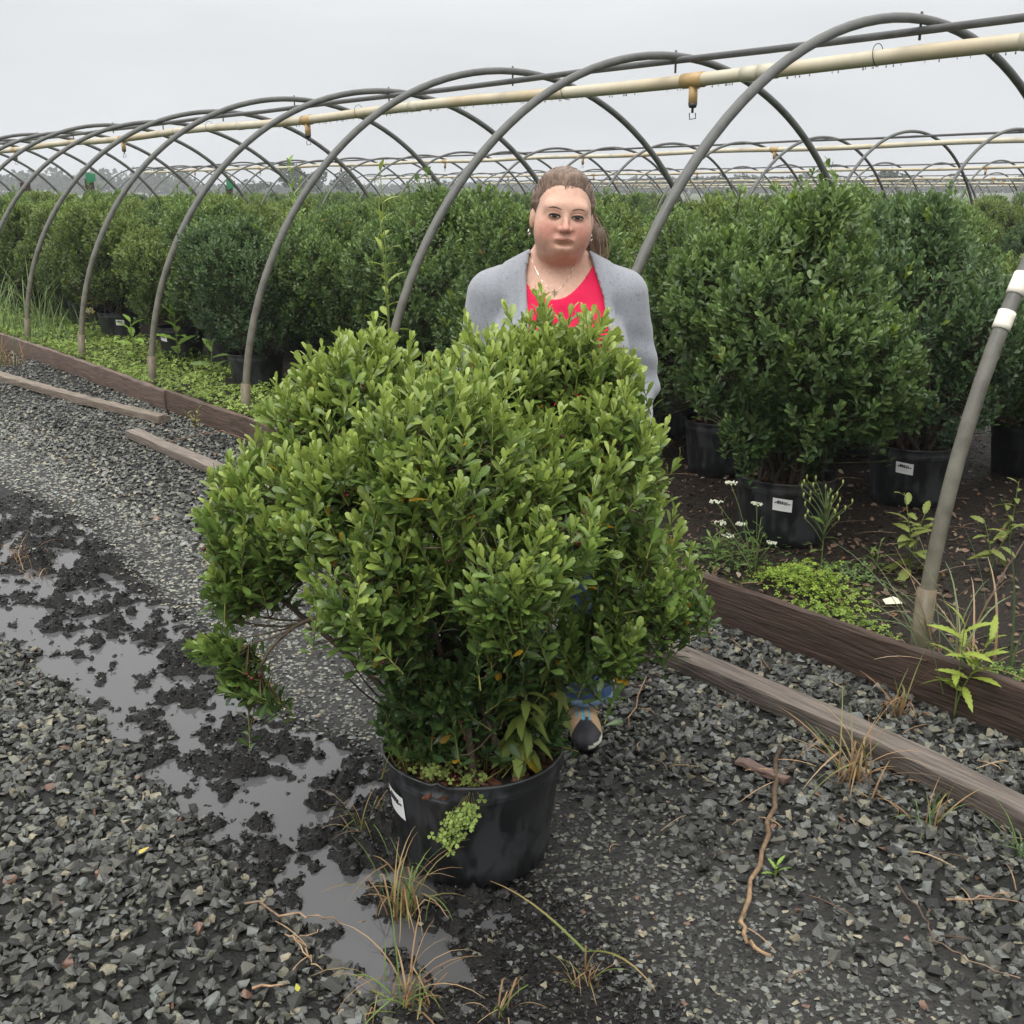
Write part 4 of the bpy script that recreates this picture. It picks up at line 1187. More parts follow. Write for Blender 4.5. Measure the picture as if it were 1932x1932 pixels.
for k in range(70):                                        # loose strands of the ponytail
    o = rh.normal(size=3) * .012
    a0, a1, a2 = np.array([.02, .125, .05]) + o * .5, np.array([.118, .10, -.03]) + o * 1.9, np.array([.110, .062, -.130 + .02 * rh.random()]) + o * .8
    b.tube([hp(*p) for p in bez(a0, a1, a2, 9)], .0014, 3, base + (np.array([.34, .22, .14]) - base) * rh.random(), cap=False)
b.obj('hair_strands', M_HAIR, hair, kind='stuff')
a = np.linspace(0, 2 * np.pi, 15)
Buf().tube([hp(.02 + .0, .118 + .028 * math.cos(q), .052 + .028 * math.sin(q)) for q in a], .006, 6, (.03, .03, .03)).obj('hair_tie', M_HAIR, hair)
for s in (-1, 1):                                          # small hoop earrings
    c = (s * .083, .010, -.052)
    Buf().tube([hp(c[0] + .003 * math.sin(q) , c[1] + .006 * math.sin(q), c[2] + .0075 * math.cos(q)) for q in a], .0015, 6, (.75, .72, .66)).obj(
        'earring', mat('silver', rough=.2, metal=1.0) if s < 0 else bpy.data.materials['silver'], person)

# pink tank top
M_PINK = mat('pink_jersey', rough=.8, spec=.2, vary=.05, vscale=60, bump=.15, bscale=300, sheen=.2)
Tf = Field((A_(-.24, .25, .007),), (A_(-.22, .18, .007),), (A_(.80, 1.42, .006),))
torso(Tf, .008)
Tf.cap((0, .02, 1.44), (0, .035, 1.34), .07, .078, .03)
sl, X, Y, Z = Tf.block((-.3, -.3, .7), (.3, .3, 1.5))
zn = 1.296 + 7.6 * X ** 2 + .20 * X
f = np.maximum(Tf.f[sl], (Z - zn) * .8)
f = np.maximum(f, np.abs(X) - .165); f = np.maximum(f, .83 - Z)
hem = np.abs(Z - zn + .008) < .0035
Tf.f[sl] = f + .0022 * np.sin(Z * 70 + X * 35 + 2 * np.sin(X * 40)) * (Z < 1.28) + np.where(hem & (Y < 0), .0012, 0)
V, Q = Tf.mesh()
link('tank_top', mesh_np('tank_top', V, [Q], M_PINK, np.tile([.60, .008, .062], (len(V), 1))), person)

# grey cardigan, open in front
M_KNIT = mat('grey_knit', rough=.9, spec=.15, vary=.10, vscale=240, bump=.25, bscale=500, sheen=.3, vmap=(1, 1, .6))
Kf = Field((A_(-.33, .33, .0062),), (A_(-.30, .22, .0068),), (A_(.76, 1.46, .0062),))
torso(Kf, .012); arms(Kf, .014, .010, .93)
Kf.ell((0, .0, .90), (.215, .165, .14), .05)
sl, X, Y, Z = Kf.block((-.4, -.4, .7), (.4, .4, 1.5))
xl = np.interp(Z, [.8, 1.20, 1.30, 1.36, 1.40, 1.43], [-.07, -.078, -.084, -.086, -.078, -.066])
xr = np.interp(Z, [.8, 1.20, 1.30, 1.36, 1.40, 1.43], [.135, .132, .118, .098, .086, .078])
op = np.maximum(np.maximum(xl - X, X - xr), Y - .02)
nk = np.hypot((X - .003) / 1.0, (Y - .024)) - np.interp(Z, [1.30, 1.36, 1.42, 1.5], [.05, .071, .079, .085])
op = np.where(Z > 1.34, np.minimum(op, nk), op)
fold = .0035 * np.sin(X * 55 + Z * 22 + 3 * np.sin(Z * 13)) * sstep(1.32, 1.15, Z) + .003 * np.sin(Z * 75 + X * 30) * (np.abs(X) > .17) * sstep(1.28, 1.12, Z)
lap = -.006 * sstep(.030, .022, np.minimum(np.abs(X - xl), np.abs(X - xr))) * (Y < 0) * (np.abs(X) < .16)
seam = .0035 * np.exp(-((np.abs(X) - .150 - .10 * np.clip(1.30 - Z, 0, .2)) / .0045) ** 2) * (Z > 1.10) * (Y < .1)
f = np.maximum(Kf.f[sl] + fold + lap + seam, -op)
Kf.f[sl] = np.maximum(f, .80 - Z)
V, Q = Kf.mesh()
rk = np.random.default_rng(2)
fl = rk.random(len(V)); Ck = np.tile([.255, .265, .290], (len(V), 1)); Ck[fl < .03] *= .78
link('cardigan', mesh_np('cardigan', V, [Q], M_KNIT, Ck), person)

# jeans and shoes
M_DENIM = mat('denim', rough=.85, spec=.2, vary=.28, vscale=38, bump=.2, bscale=400)
Jf = Field((A_(-.25, .25, .009),), (A_(-.2, .2, .009),), (A_(.05, .92, .009),))
Jf.ell((0, .005, .86), (.205, .158, .16), .05)
for s in (-1, 1):
    Jf.cap((s * .09, .01, .80), (s * .1, -.010, .47), .113, .082, .04)
    Jf.cap((s * .1, -.010, .47), (s * .088, .028, .09), .080, .086, .03)
sl, X, Y, Z = Jf.block((-.3, -.3, 0), (.3, .3, 1))
Jf.f[sl] = np.maximum(Jf.f[sl] + .004 * np.sin(Z * 60 + X * 25 + Y * 30) * sstep(.45, .2, Z), .105 - Z)
V, Q = Jf.mesh()
Cj = np.tile([.045, .080, .160], (len(V), 1)); hm = (V[:, 2] < .128)
Cj[hm] = [.15, .24, .38]; Cj[(V[:, 2] > .122) & (V[:, 2] < .134)] = [.28, .37, .48]
link('jeans', mesh_np('jeans', V, [Q], M_DENIM, Cj), person)
M_SHOE = mat('shoe', rough=.6, spec=.4, vary=.15, vscale=80)
for s in (-1, 1):
    Sf = Field((A_(s * .088 - .08, s * .088 + .08, .005),), (A_(-.19, .14, .005),), (A_(-.012, .17, .005),))
    x0 = s * .088
    Sf.cap((x0, .065, .05), (x0, -.04, .05), .040, .042, .02)
    Sf.ell((x0 + s * .004, -.09, .036), (.046, .072, .038), .03)
    Sf.cap((x0, .03, .06), (x0, .035, .135), .042, .043, .02)
    sl, X, Y, Z = Sf.block((-1, -1, -1), (1, 1, 1))
    Sf.f[sl] = np.maximum(Sf.f[sl], .0 - Z)
    V, Q = Sf.mesh()
    Cs = np.tile([.42, .28, .16], (len(V), 1))
    toe = (V[:, 1] < -.088 + .02 * np.cos((V[:, 0] - x0) * 60)) & (V[:, 2] < .085)
    Cs[toe] = [.022, .022, .026]; Cs[V[:, 2] < .016] = [.015, .015, .018]
    wl_ = (V[:, 1] < -.10) & (np.abs(V[:, 2] - (.030 + .25 * (V[:, 0] - x0))) < .006) & ((V[:, 0] - x0) > .006)
    Cs[wl_] = [.62, .60, .50]
    tl = (np.abs(np.sin(V[:, 0] * 170)) > .86) & (V[:, 2] > .080) & (V[:, 2] < .105) & (V[:, 1] < .02)
    Cs[tl] = [.10, .34, .45]
    link('shoe', mesh_np('shoe', V, [Q], M_SHOE, Cs), person)

# necklace with a small silver cross
b = Buf(); zc = 1.333; yc = -.001
def chest_y(x, z):
    ys = np.linspace(-.2, .05, 260)
    ix = np.argmin(np.abs(B.x - x)); iz = np.argmin(np.abs(B.z - z))
    v = np.interp(ys, B.y, B.f[ix, :, iz]); return ys[np.argmax(v < 0)]
pts = []
for t in np.linspace(-1, 1, 25):
    x = -.012 + t * .062; z = 1.318 + .085 * t * t
    pts.append((x, chest_y(x, z) - .0012, z))
b.tube(pts, .0008, 4, (.7, .68, .62))
yk = chest_y(-.012, 1.312) - .004
b.box((-.012, yk, 1.311), (.0016, .0012, .011), None, (.85, .84, .8)); b.box((-.012, yk - .0015, 1.3145), (.0075, .001, .0016), None, (.85, .84, .8))
b.obj('necklace', bpy.data.materials['silver'], person, smooth=False)
# ------------------------------------------------------------------ weeds, grass, litter
def ribbon(b, pts, w, side, c0, c1, fold=.25):
    pts = np.asarray([tuple(p) for p in pts], float); k = len(pts); side = np.asarray(side, float)
    t = nrm(np.gradient(pts, axis=0)); sd = nrm(side - (t * side).sum(1, keepdims=True) * t); up = np.cross(sd, t)
    w = np.broadcast_to(np.asarray(w, float), (k,))[:, None]
    V = np.stack([pts - sd * w + up * w * fold, pts, pts + sd * w + up * w * fold], 1).reshape(-1, 3)
    F4 = []
    for i in range(k - 1):
        a = 3 * i; F4 += [(a, a + 1, a + 4, a + 3), (a + 1, a + 2, a + 5, a + 4)]
    tt = np.repeat(np.linspace(0, 1, k), 3)[:, None]
    b.add(V, None, F4, np.array(c0) * (1 - tt) + np.array(c1) * tt)

def blade(b, base, az, L, lean, droop, w, c0, c1, k=8, kink=None):
    t = np.linspace(0, 1, k); d = np.array([math.cos(az), math.sin(az), 0]); base = np.array(tuple(base))
    ang = lean + droop * t ** 1.6
    if kink is not None: ang = np.where(t > kink[0], ang + kink[1], ang)
    st = np.diff(t, prepend=0)[:, None] * L
    pts = base + np.cumsum((np.sin(ang)[:, None] * d + np.cos(ang)[:, None] * np.array([0, 0, 1])) * st, 0)
    pts[:, 2] = np.maximum(pts[:, 2], base[2] + .002 + .004 * np.arange(k) / k)
    ribbon(b, pts, w * (1 - .85 * t ** 2.5), np.cross(d, [0, 0, 1]), c0, c1)
    return pts

STRAW, STRAW2, GRN, GRN2, DEAD = (.33, .21, .10), (.24, .14, .07), (.13, .20, .045), (.10, .17, .06), (.16, .085, .045)
def tuft(label, p, n, L, w, cols, r, lean=.5, droop=1.2, name='grass_tuft', cat='grass', spread=.03, az=None, kinky=0.0, group=None):
    b = Buf()
    for i in range(n):
        c = cols[int(r.integers(0, len(cols)))]
        q = np.array([p[0] + r.normal() * spread, p[1] + r.normal() * spread, p[2] - .005])
        a = r.random() * 6.28 if az is None else az + r.normal() * .8
        blade(b, q, a, L * (.45 + .7 * r.random()), abs(r.normal() * lean), droop * (.4 + r.random()), w * (.42 + .5 * r.random()), np.array(c[0]) * (.8 + .4 * r.random()), np.array(c[1]) * (.8 + .4 * r.random()),
              kink=(.35 + .4 * r.random(), 1.0 + .8 * r.random()) if r.random() < kinky else None)
    return tag(b.obj(name, M_GRASS, kind='stuff' if spread > .09 else None), label, cat, group)
r = np.random.default_rng(31)
DRYC = [(STRAW2, STRAW), (DEAD, STRAW), (STRAW, (.42, .30, .17))]
MIXC = DRYC + [(GRN, STRAW), (GRN, GRN)]
tuft('straw brown dead tuft at the edge of the puddle', gp(45, 1055), 42, .13, .0022, DRYC, r, .5, 1.3, spread=.04, kinky=.3)
tuft('broken straw stubble standing in the puddle water', gp(62, 1100), 34, .11, .0022, DRYC, r, .4, 1.0, spread=.035, kinky=.4)
tuft('tiny green grass sprig beside the straw stubble', gp(108, 1075), 9, .09, .002, [(GRN, GRN2), (STRAW, GRN)], r, .25, .5, spread=.012)
tuft('dry straw tuft at the end of the edging board', gp(18, 690), 46, .34, .0045, DRYC + [(GRN, STRAW)], r, .35, .9, spread=.06)
tuft('small straw clump between puddle and the black pot', gp(693, 1570), 22, .16, .0024, MIXC, r, .3, 1.2, spread=.015, kinky=.5)
tuft('tall half dead sedge with bent blades touching the black pot', gp(762, 1720), 44, .24, .0030, MIXC + [(GRN2, GRN)], r, .32, 1.3, spread=.025, kinky=.45)
tuft('sprawling dead sedge in the dark wet gravel below the pot', gp(765, 1900), 40, .22, .0028, MIXC, r, .45, 1.5, spread=.03, kinky=.45)
tuft('thin yellow sprig with curled tips in the wet gravel', gp(945, 1915), 12, .13, .0025, MIXC, r, .35, 1.4, spread=.010, kinky=.6)
tuft('low tuft with one long bent green blade in fine gravel', gp(1105, 1850), 26, .085, .0020, MIXC, r, .6, .9, spread=.018, kinky=.2)
b = Buf()
for az, L, ln_, dr in ((2.55, .26, 1.0, .55), (-.9, .22, .9, 1.1)):
    p = gp(1104, 1835); blade(b, (p.x, p.y, p.z + .05), az, L, ln_, dr, .0035, GRN, STRAW)
p = gp(1104, 1850); b.tube([(p.x, p.y, p.z), (p.x, p.y, p.z + .085)], .002, 5, STRAW2)
tag(b.obj('grass_stalk', M_GRASS), 'pair of long bent grass blades on one stalk in fine gravel', 'grass')
tuft('big splayed dead crabgrass clump beside the loose timber', gp(1618, 1478), 46, .30, .0035, DRYC + [(STRAW, GRN), (GRN, GRN2)], r, .95, .9, spread=.03, kinky=.35)
tuft('small green and straw tuft touching the loose timber', gp(1745, 1560), 26, .17, .0032, [(STRAW2, GRN), (GRN2, GRN), (STRAW2, STRAW)], r, .7, 1.0, spread=.018, kinky=.25)
tuft('reddish cut stubble in front of the dark edging board', gp(1695, 1352), 22, .19, .0036, [((.22, .10, .05), STRAW), (DEAD, (.3, .16, .08)), (STRAW2, GRN)], r, .4, .5, spread=.015, kinky=.4)
tuft('green grass sprig at the foot of the loose timber', gp(1925, 1612), 14, .14, .003, [(GRN2, GRN)], r, .5, .8, spread=.015)
LONG = [((.10, .15, .06), (.15, .22, .10)), ((.12, .17, .07), (.20, .25, .12)), (STRAW, (.4, .3, .2))]
tuft('long blue green grass arching over the dark edging board', gp(1850, 1262, True), 34, .46, .0050, LONG, r, .65, 1.0, spread=.10)
tuft('long blue green grass blades leaning left across the arch base', gp(1775, 1262, True), 13, .46, .0045, LONG, r, .9, .7, spread=.05, az=2.6)
tuft('tall green grass growing behind the far edging board', W(11.2, .30, BED), 130, .75, .007, [((.09, .16, .045), (.17, .24, .09)), ((.11, .18, .04), (.20, .27, .08))], r, .25, .9, spread=.32)
tuft('green grass between two arch posts of the clover bed', W(9.9, .32, BED), 80, .5, .006, [((.09, .16, .045), (.17, .24, .09))], r, .3, 1.0, spread=.22)
tuft('tall wild grass at the far end of the bed', W(13.0, .2, BED), 90, .7, .008, [((.09, .16, .045), (.18, .25, .09))], r, .3, .9, spread=.4)

# clover and oxalis ------------------------------------------------------
TRI = np.array([(0, 0, 0), (-.42, .55, .12), (-.28, .98, .04), (0, .84, -.02), (.28, .98, .04), (.42, .55, .12)], float)
TRF = np.array([(0, 3, 1), (1, 3, 2), (0, 5, 3), (5, 4, 3)])
def clover_np(P, nv, rad_, col, r):
    k = len(P); Vs, Fs, Cs, n = [], [], [], 0
    ref = nrm(np.cross(nv, np.array([.3, .9, .1]))); y0 = np.cross(nv, ref)
    a0 = r.random(k) * 6.28
    for j in range(3):
        a = a0 + j * 2.094
        A = np.cos(a)[:, None] * ref + np.sin(a)[:, None] * y0
        X = np.cross(A, nv)
        V = P[:, None] + rad_[:, None, None] * (TRI[None, :, 0:1] * X[:, None] + TRI[None, :, 1:2] * A[:, None] + TRI[None, :, 2:3] * nv[:, None])
        Vs.append(V.reshape(-1, 3)); Fs.append((TRF[None] + (np.arange(k) * 6)[:, None, None]).reshape(-1, 3) + n); n += k * 6
        Cs.append(np.repeat(col, 6, axis=0))
    return np.concatenate(Vs), np.concatenate(Fs), np.concatenate(Cs)
def clover_patch(b, s, n, hgt, rad_, r, c=(.16, .26, .05), thick=.05):
    k = len(s); z = gz(s, n)
    P = np.stack([O2[0] + DV[0] * s + NV[0] * n, O2[1] + DV[1] * s + NV[1] * n, z + hgt * (.25 + .75 * r.random(k))], -1)
    nv = nrm(np.array([0, 0, 1.0]) + r.normal(size=(k, 3)) * .38)
    col = np.array(c) * (.55 + .75 * r.random((k, 1)))
    V, F, C = clover_np(P, nv, rad_ * (.6 + .7 * r.random(k)), col, r)
    b.add(V, F, None, C)
b = Buf()
k = 11500
s = 4.3 + 10 * r.random(k); n = -.06 + 1.05 * r.random(k) ** 1.3
ok = fbm(s * 1.8 + 3, n * 2.2, 3) > .30 + .22 * np.clip(n - .35, 0, 1)
s, n = s[ok], n[ok]
clover_patch(b, s, n, .05 + .08 * fbm(s * 2, n * 2, 2), np.full(len(s), .019), r, (.26, .36, .075))
k = 2600
s = 2.2 + 2.6 * r.random(k); n = -.06 + .9 * r.random(k); ok = fbm(s * 2.5 + 9, n * 2.5, 3) > .5
clover_patch(b, s[ok], n[ok], np.full(int(ok.sum()), .06), np.full(int(ok.sum()), .014), r, (.12, .2, .045))
tag(b.obj('clover_cover', M_WEED, kind='stuff'), 'bright green clover carpet behind the weathered edging board', 'clover')
def clump(label, u, v, k, sx, sn_, hgt, rad_, c, name='clover_clump'):
    p = gp(u, v, True); s0, n0 = to_sn(p.x, p.y); b = Buf()
    s = s0 + r.normal(size=k) * sx; n = np.maximum(n0 + r.normal(size=k) * sn_, -.06)
    clover_patch(b, s, n, hgt * np.exp(-((s - s0) / sx / 1.6) ** 2), np.full(k, rad_), r, c)
    return tag(b.obj(name, M_WEED, kind='stuff'), label, 'clover')
clump('lime green clover mound against the dark edging board', 1520, 1115, 950, .12, .07, .10, .0105, (.24, .34, .05))
clump('trail of lime clover along the top of the dark edging board', 1590, 1172, 260, .13, .03, .045, .010, (.22, .33, .05))
clump('darker clover patch below the white lace flowers', 1370, 1060, 420, .13, .12, .09, .011, (.12, .20, .05))
clump('clover sprigs beside the lime mound', 1600, 1090, 200, .10, .08, .05, .011, (.13, .21, .06))
clump('small clover tuft near the end of the dark edging board', 1920, 1290, 160, .08, .05, .05, .010, (.18, .28, .06))
clump('pale weeds around the far label pot', 560, 760, 300, .18, .1, .09, .014, (.19, .26, .07))

# broad leaved weeds -----------------------------------------------------
def weed_leaf(name, col, rows=9, serr=.16, curl=.35, wmax=.15, rib=(.05, .05, .01), hole=False):
    V, F, C = [], [], []
    for i in range(rows + 1):
        y = i / rows; w = wmax * math.sin(math.pi * min(1, y * .92 + .06)) ** .8 * (1 + (serr if i % 2 else -serr)) if 0 < i < rows else .004
        z = -curl * y * y
        V += [(-w, y, z + w * .25), (0, y, z), (w, y, z + w * .25)]
        sp = .8 + .4 * random.random()
        C += [np.array(col) * sp, np.array(col) + np.array(rib), np.array(col) * sp]
    for i in range(rows):
        a = 3 * i; F += [(a, a + 1, a + 4, a + 3), (a + 1, a + 2, a + 5, a + 4)]
    return mesh_np(name, np.array(V), [np.array(F)], M_WEED, np.array(C))
random.seed(8)
WL = {'lime': weed_leaf('leaf', (.26, .33, .055), 13, .16, .45), 'green': weed_leaf('leaf', (.12, .20, .05), 9, .12, .35, .14),
      'pale': weed_leaf('leaf', (.19, .23, .06), 9, .10, .5, .17), 'yellow': weed_leaf('leaf', (.42, .32, .03), 9, .06, .6, .16),
      'olive': weed_leaf('leaf', (.15, .20, .045), 11, .09, .8, .17), 'bright': weed_leaf('leaf', (.20, .33, .06), 9, .16, .3, .18)}
def put_leaf(par, key, base, az, tilt, L, roll=0.0, wid=1.0):
    o = link('leaf', WL[key], par)
    o.matrix_local = Matrix.Translation(Vector(base)) @ Matrix.Rotation(az - math.pi / 2, 4, 'Z') @ Matrix.Rotation(math.pi / 2 - tilt, 4, 'X') @ Matrix.Rotation(roll, 4, 'Y') @ Matrix.Diagonal((L * wid, L, L, 1))
    return o
def weed(label, p, stems, key, L, nleaf, r, t0=.15, c=(.15, .20, .06), tilt=(1.3, .4), name='weed', cat='weed', wid=1.0, rs=.003, buds=None):
    t = thing(name, label, cat, p)
    b = Buf()
    for az, H, lean in stems:
        d = np.array([math.cos(az), math.sin(az), 0])
        pts = bez((0, 0, -.01), (0, 0, H * .5), tuple(d * lean + np.array([0, 0, H])), 9)
        b.tube(pts, np.linspace(rs, rs * .5, 9), 6, c)
        for i in range(nleaf):
            q = t0 + (1 - t0) * (i + .5) / nleaf; j = q * 8; k0 = min(7, int(j)); pt = pts[k0] + (pts[k0 + 1] - pts[k0]) * (j - k0)
            put_leaf(t, key, pt, i * 2.4 + az + r.random() * .5, tilt[0] * (1 - q) + tilt[1] * q + r.normal() * .15, L * (1.1 - .55 * q) * (.8 + .4 * r.random()), r.normal() * .3, wid)
    b.obj('stem', M_WEED, t)
    if buds: buds(t, b)
    return t
weed('lime toothed leaf weed growing against the dark edging board', gp(1800, 1352), [(1.2, .30, .03), (.2, .25, .10), (-.6, .2, .06)], 'lime', .15, 9, r, .35, tilt=(2.1, .5), wid=.75)
weed('pale broad leaved weed leaning against the arch base', gp(1715, 1085, True), [(2.8, .34, .05), (.5, .26, .06), (4.0, .22, .05)], 'pale', .12, 9, r, .1, tilt=(1.7, .6), wid=1.1)
weed('drooping pale weed among twigs right of the arch post', gp(1868, 1085, True), [(2.4, .22, .05), (.2, .2, .08)], 'pale', .11, 6, r, .3, tilt=(2.0, 1.0), wid=1.1)
weed('tall toothed weed in front of a black pot at the clover bed', gp(338, 690, True), [(2.0, .62, .04)], 'bright', .24, 14, r, .15, tilt=(1.4, .4), rs=.006)
weed('leafy weed between the clover bed pots', gp(400, 712, True), [(1.0, .42, .08)], 'green', .22, 8, r, .1, tilt=(1.4, .5), rs=.005)
weed('low weed before the square label pot', gp(255, 690, True), [(2.0, .40, .06)], 'bright', .2, 9, r, .1, tilt=(1.4, .5), rs=.005)
p = W(3.75, .35, BED)
weed('very tall pale green weed rising through the shrubs beside the arch', p, [(2.0, 1.64, .10), (.6, 1.42, -.05)], 'lime', .15, 10, r, .45, tilt=(1.5, .5), rs=.006, c=(.19, .26, .07))
p = W(6.4, 1.2, BED)
weed('tall feathery weed poking above the shrub tops', p, [(2.2, 1.72, .15), (5.0, 1.6, .12)], 'bright', .12, 16, r, .7, tilt=(1.2, .4), rs=.006, c=(.19, .26, .07))
def buds(t, b):
    bb = Buf(); rr = np.random.default_rng(4)
    for i in range(26):
        a = rr.random() * 6.28; h = .20 + .16 * rr.random(); d = .03 + .07 * rr.random()
        e = np.array([d * math.cos(a), d * math.sin(a), h + .02])
        bb.tube(bez((0, 0, h - .09), (d * .3 * math.cos(a), d * .3 * math.sin(a), h - .03), e, 5), .0012, 4, (.16, .22, .07))
        bb.tube([e, e + np.array([0, 0, .012]), e + np.array([0, 0, .020])], [.003, .0042, .002], 6, (.38, .42, .14))
    bb.obj('buds', M_WEED, t)
weed('slender budding weed with yellow green knobs behind the lime clover', gp(1548, 1082, True), [(1.2, .34, .02)], 'green', .09, 6, r, .05, tilt=(1.6, .7), buds=buds)
def lace(t, b):
    bb = Buf(); gg = Buf(); rr = np.random.default_rng(9)
    for du, dv in ((-62, -118), (-88, -82), (-12, -78), (-80, -42), (-40, -40), (-66, -18), (16, -5)):
        e = np.array(AY(1440 + du, 1030 + dv, 4.28) - Vector(t.location))
        gg.tube(bez((rr.normal() * .02, rr.normal() * .02, 0), (e[0] * .4, e[1] * .4, e[2] * .6), e, 7), .0016, 4, (.14, .2, .07))
        bb = Buf()
        for _ in range(26):
            a, d = rr.random() * 6.28, .026 * math.sqrt(rr.random())
            q = e + np.array([d * math.cos(a), d * math.sin(a), .006 * rr.random()])
            bb.add(np.array(ico) * .0042 + q, icof, None, np.array([.72, .74, .58]) * (.7 + .4 * rr.random()))
        bb.obj('flower_head', M_WEED, t)
    gg.obj('stalks', M_WEED, t)
weed('wild carrot with small white lace flowers before a labelled pot', gp(1425, 1078, True), [(1.0, .22, .03), (3.0, .2, .05), (5.0, .18, .05)], 'green', .06, 8, r, .1, tilt=(1.2, .5), wid=.5, buds=lace)
weed('low wispy weed in the gravel below the clover bed', gp(370, 812), [(1.0, .16, .05), (3.2, .14, .07), (5, .12, .08)], 'pale', .05, 6, r, .3, wid=.8, c=(.2, .13, .06))
weed('tiny green seedling in the gravel beside the dead stalk', gp(1462, 1655), [(1.0, .03, .01)], 'bright', .05, 6, r, .1, tilt=(1.3, .8), wid=.7)
weed('browned seedling beside the small far label pot', W(10.4, .75, BED), [(1.0, .5, .05), (3.0, .4, .1)], 'yellow', .13, 7, r, .4, c=(.16, .1, .05))

# weeds in the big pot -----------------------------------------------------
po = Vector(shrub.location)
def in_pot(x, y, z): return po + Vector((x, y, z))
t = thing('pot_weed', 'yellowing long leaved weed drooping over the rim of the big pot', 'weed', in_pot(.115, -.085, PH * .83))
top = Vector((.012, -.045, .235))
Buf().tube(bez((0, 0, -.02), (.0, -.01, .12), top, 9), np.linspace(.0042, .0028, 9), 6, (.17, .20, .06)).obj('stem', M_WEED, t)
for i in range(20):
    z = .235 * (.22 + .78 * (i + 1) / 20); f = z / .235
    key = 'yellow' if i in (1,) else 'olive'
    put_leaf(t, key, (top.x * f * f, top.y * f * f, z), -1.6 + 1.5 * math.sin(i * 2.4), 1.95 - .95 * f ** 3 + r.normal() * .22, (.074 - .028 * f ** 4) * (.85 + .3 * r.random()), r.normal() * .3, 1.25)
t = thing('pot_weed', 'second long leaved weed with browned tip hanging behind the pot weed', 'weed', in_pot(.17, -.03, PH * .83))
top = Vector((.04, -.03, .36))
Buf().tube(bez((0, 0, -.02), (.0, .0, .2), top, 9), np.linspace(.0045, .003, 9), 6, (.18, .19, .06)).obj('stem', M_WEED, t)
for i in range(14):
    z = .36 * (.35 + .65 * (i + 1) / 14); f = z / .36
    put_leaf(t, 'yellow' if i == 3 else 'olive', (top.x * f * f, top.y * f * f, z), -1.3 + 1.6 * math.sin(i * 2.4 + 1), 2.0 - .8 * f ** 3 + r.normal() * .15, .074 * (.8 + .4 * r.random()), r.normal() * .4, 1.2)
def pot_clover(label, P, nv, rad_, c, stems):
    b = Buf(); k = len(P)
    V, F, C = clover_np(P, nv, rad_ * (.7 + .6 * r.random(k)), np.array(c) * (.7 + .6 * r.random((k, 1))), r)
    b.add(V, F, None, C)
    for a, e in stems: b.tube(bez(a, (np.array(a) + np.array(e)) / 2 + np.array([0, 0, .01]), e, 5), .0010, 4, (.13, .11, .05))
    return tag(b.obj('clover_sprig', M_WEED), label, 'clover')
k = 130; aa = 2.6 + 2.3 * r.random(k); dd = .19 * np.sqrt(.25 + .75 * r.random(k))
Pc = np.array(po) + np.stack([dd * np.cos(aa), dd * np.sin(aa), PH * .86 + .055 * r.random(k)], -1)
pot_clover('pale clover growing in the bark inside the big pot', Pc, nrm(np.array([0, -.35, 1.0]) + r.normal(size=(k, 3)) * .35), np.full(k, .0115), (.22, .28, .07),
           [((q[0], q[1], po.z + PH * .82), q) for q in Pc[::3]])
dirs = np.array([math.cos(cam_ang), math.sin(cam_ang)]); k = 95
tpath = r.random(k); ang = cam_ang - .05 - .30 * tpath ** 1.3 + r.normal(size=k) * .07
zz = PH * (.83 - .33 * tpath) + r.normal(size=k) * .013
rr_p = PR0 + (PR1 - PR0) * zz / PH + .010 + .012 * r.random(k)
Pc = np.array(po) + np.stack([rr_p * np.cos(ang), rr_p * np.sin(ang), zz], -1)
outn = np.stack([np.cos(ang), np.sin(ang), .5 + 0 * ang], -1)
a_ = np.array(po) + np.array([PR1 * .97 * math.cos(cam_ang - .02), PR1 * .97 * math.sin(cam_ang - .02), PH * .99])
pot_clover('bright clover sprig hanging down the front of the big black pot', Pc, nrm(outn + r.normal(size=(k, 3)) * .3), np.full(k, .0105), (.24, .33, .075),
           [(tuple(a_ + np.array([0, 0, 0])), tuple(q)) for q in Pc[::2]])

p = pot_at(1472, 1040); k = 70
Pc = np.array((p.x, p.y, BED + .262)) + np.stack([.03 + .055 * r.random(k) + .02 * r.normal(size=k), -.13 - .07 * r.random(k), .035 * r.random(k) - .02 * r.random(k)], -1)
pot_clover('pale clover spilling over the rim of the labelled pot', Pc, nrm(np.array([0, -.6, 1.0]) + r.normal(size=(k, 3)) * .35), np.full(k, .012), (.24, .30, .08),
           [((q[0] - .01, p.y - .12, BED + .25), q) for q in Pc[::4]])
weed('low leafy weed on the bed floor beside the lime clover', gp(1652, 1078, True), [(1.0, .12, .05), (3.5, .1, .05)], 'green', .06, 6, r, .1, tilt=(1.4, .6))
weed('scruffy weed at the shaded bed floor behind the arch post', gp(1905, 1020, True), [(1.0, .26, .05), (3.5, .2, .08)], 'pale', .09, 7, r, .2, tilt=(1.7, .8))
weed('leafy weed at the corner of the dark edging board', gp(1350, 1075, True), [(1.0, .2, .05), (4.0, .16, .06)], 'green', .075, 8, r, .1, tilt=(1.4, .5))

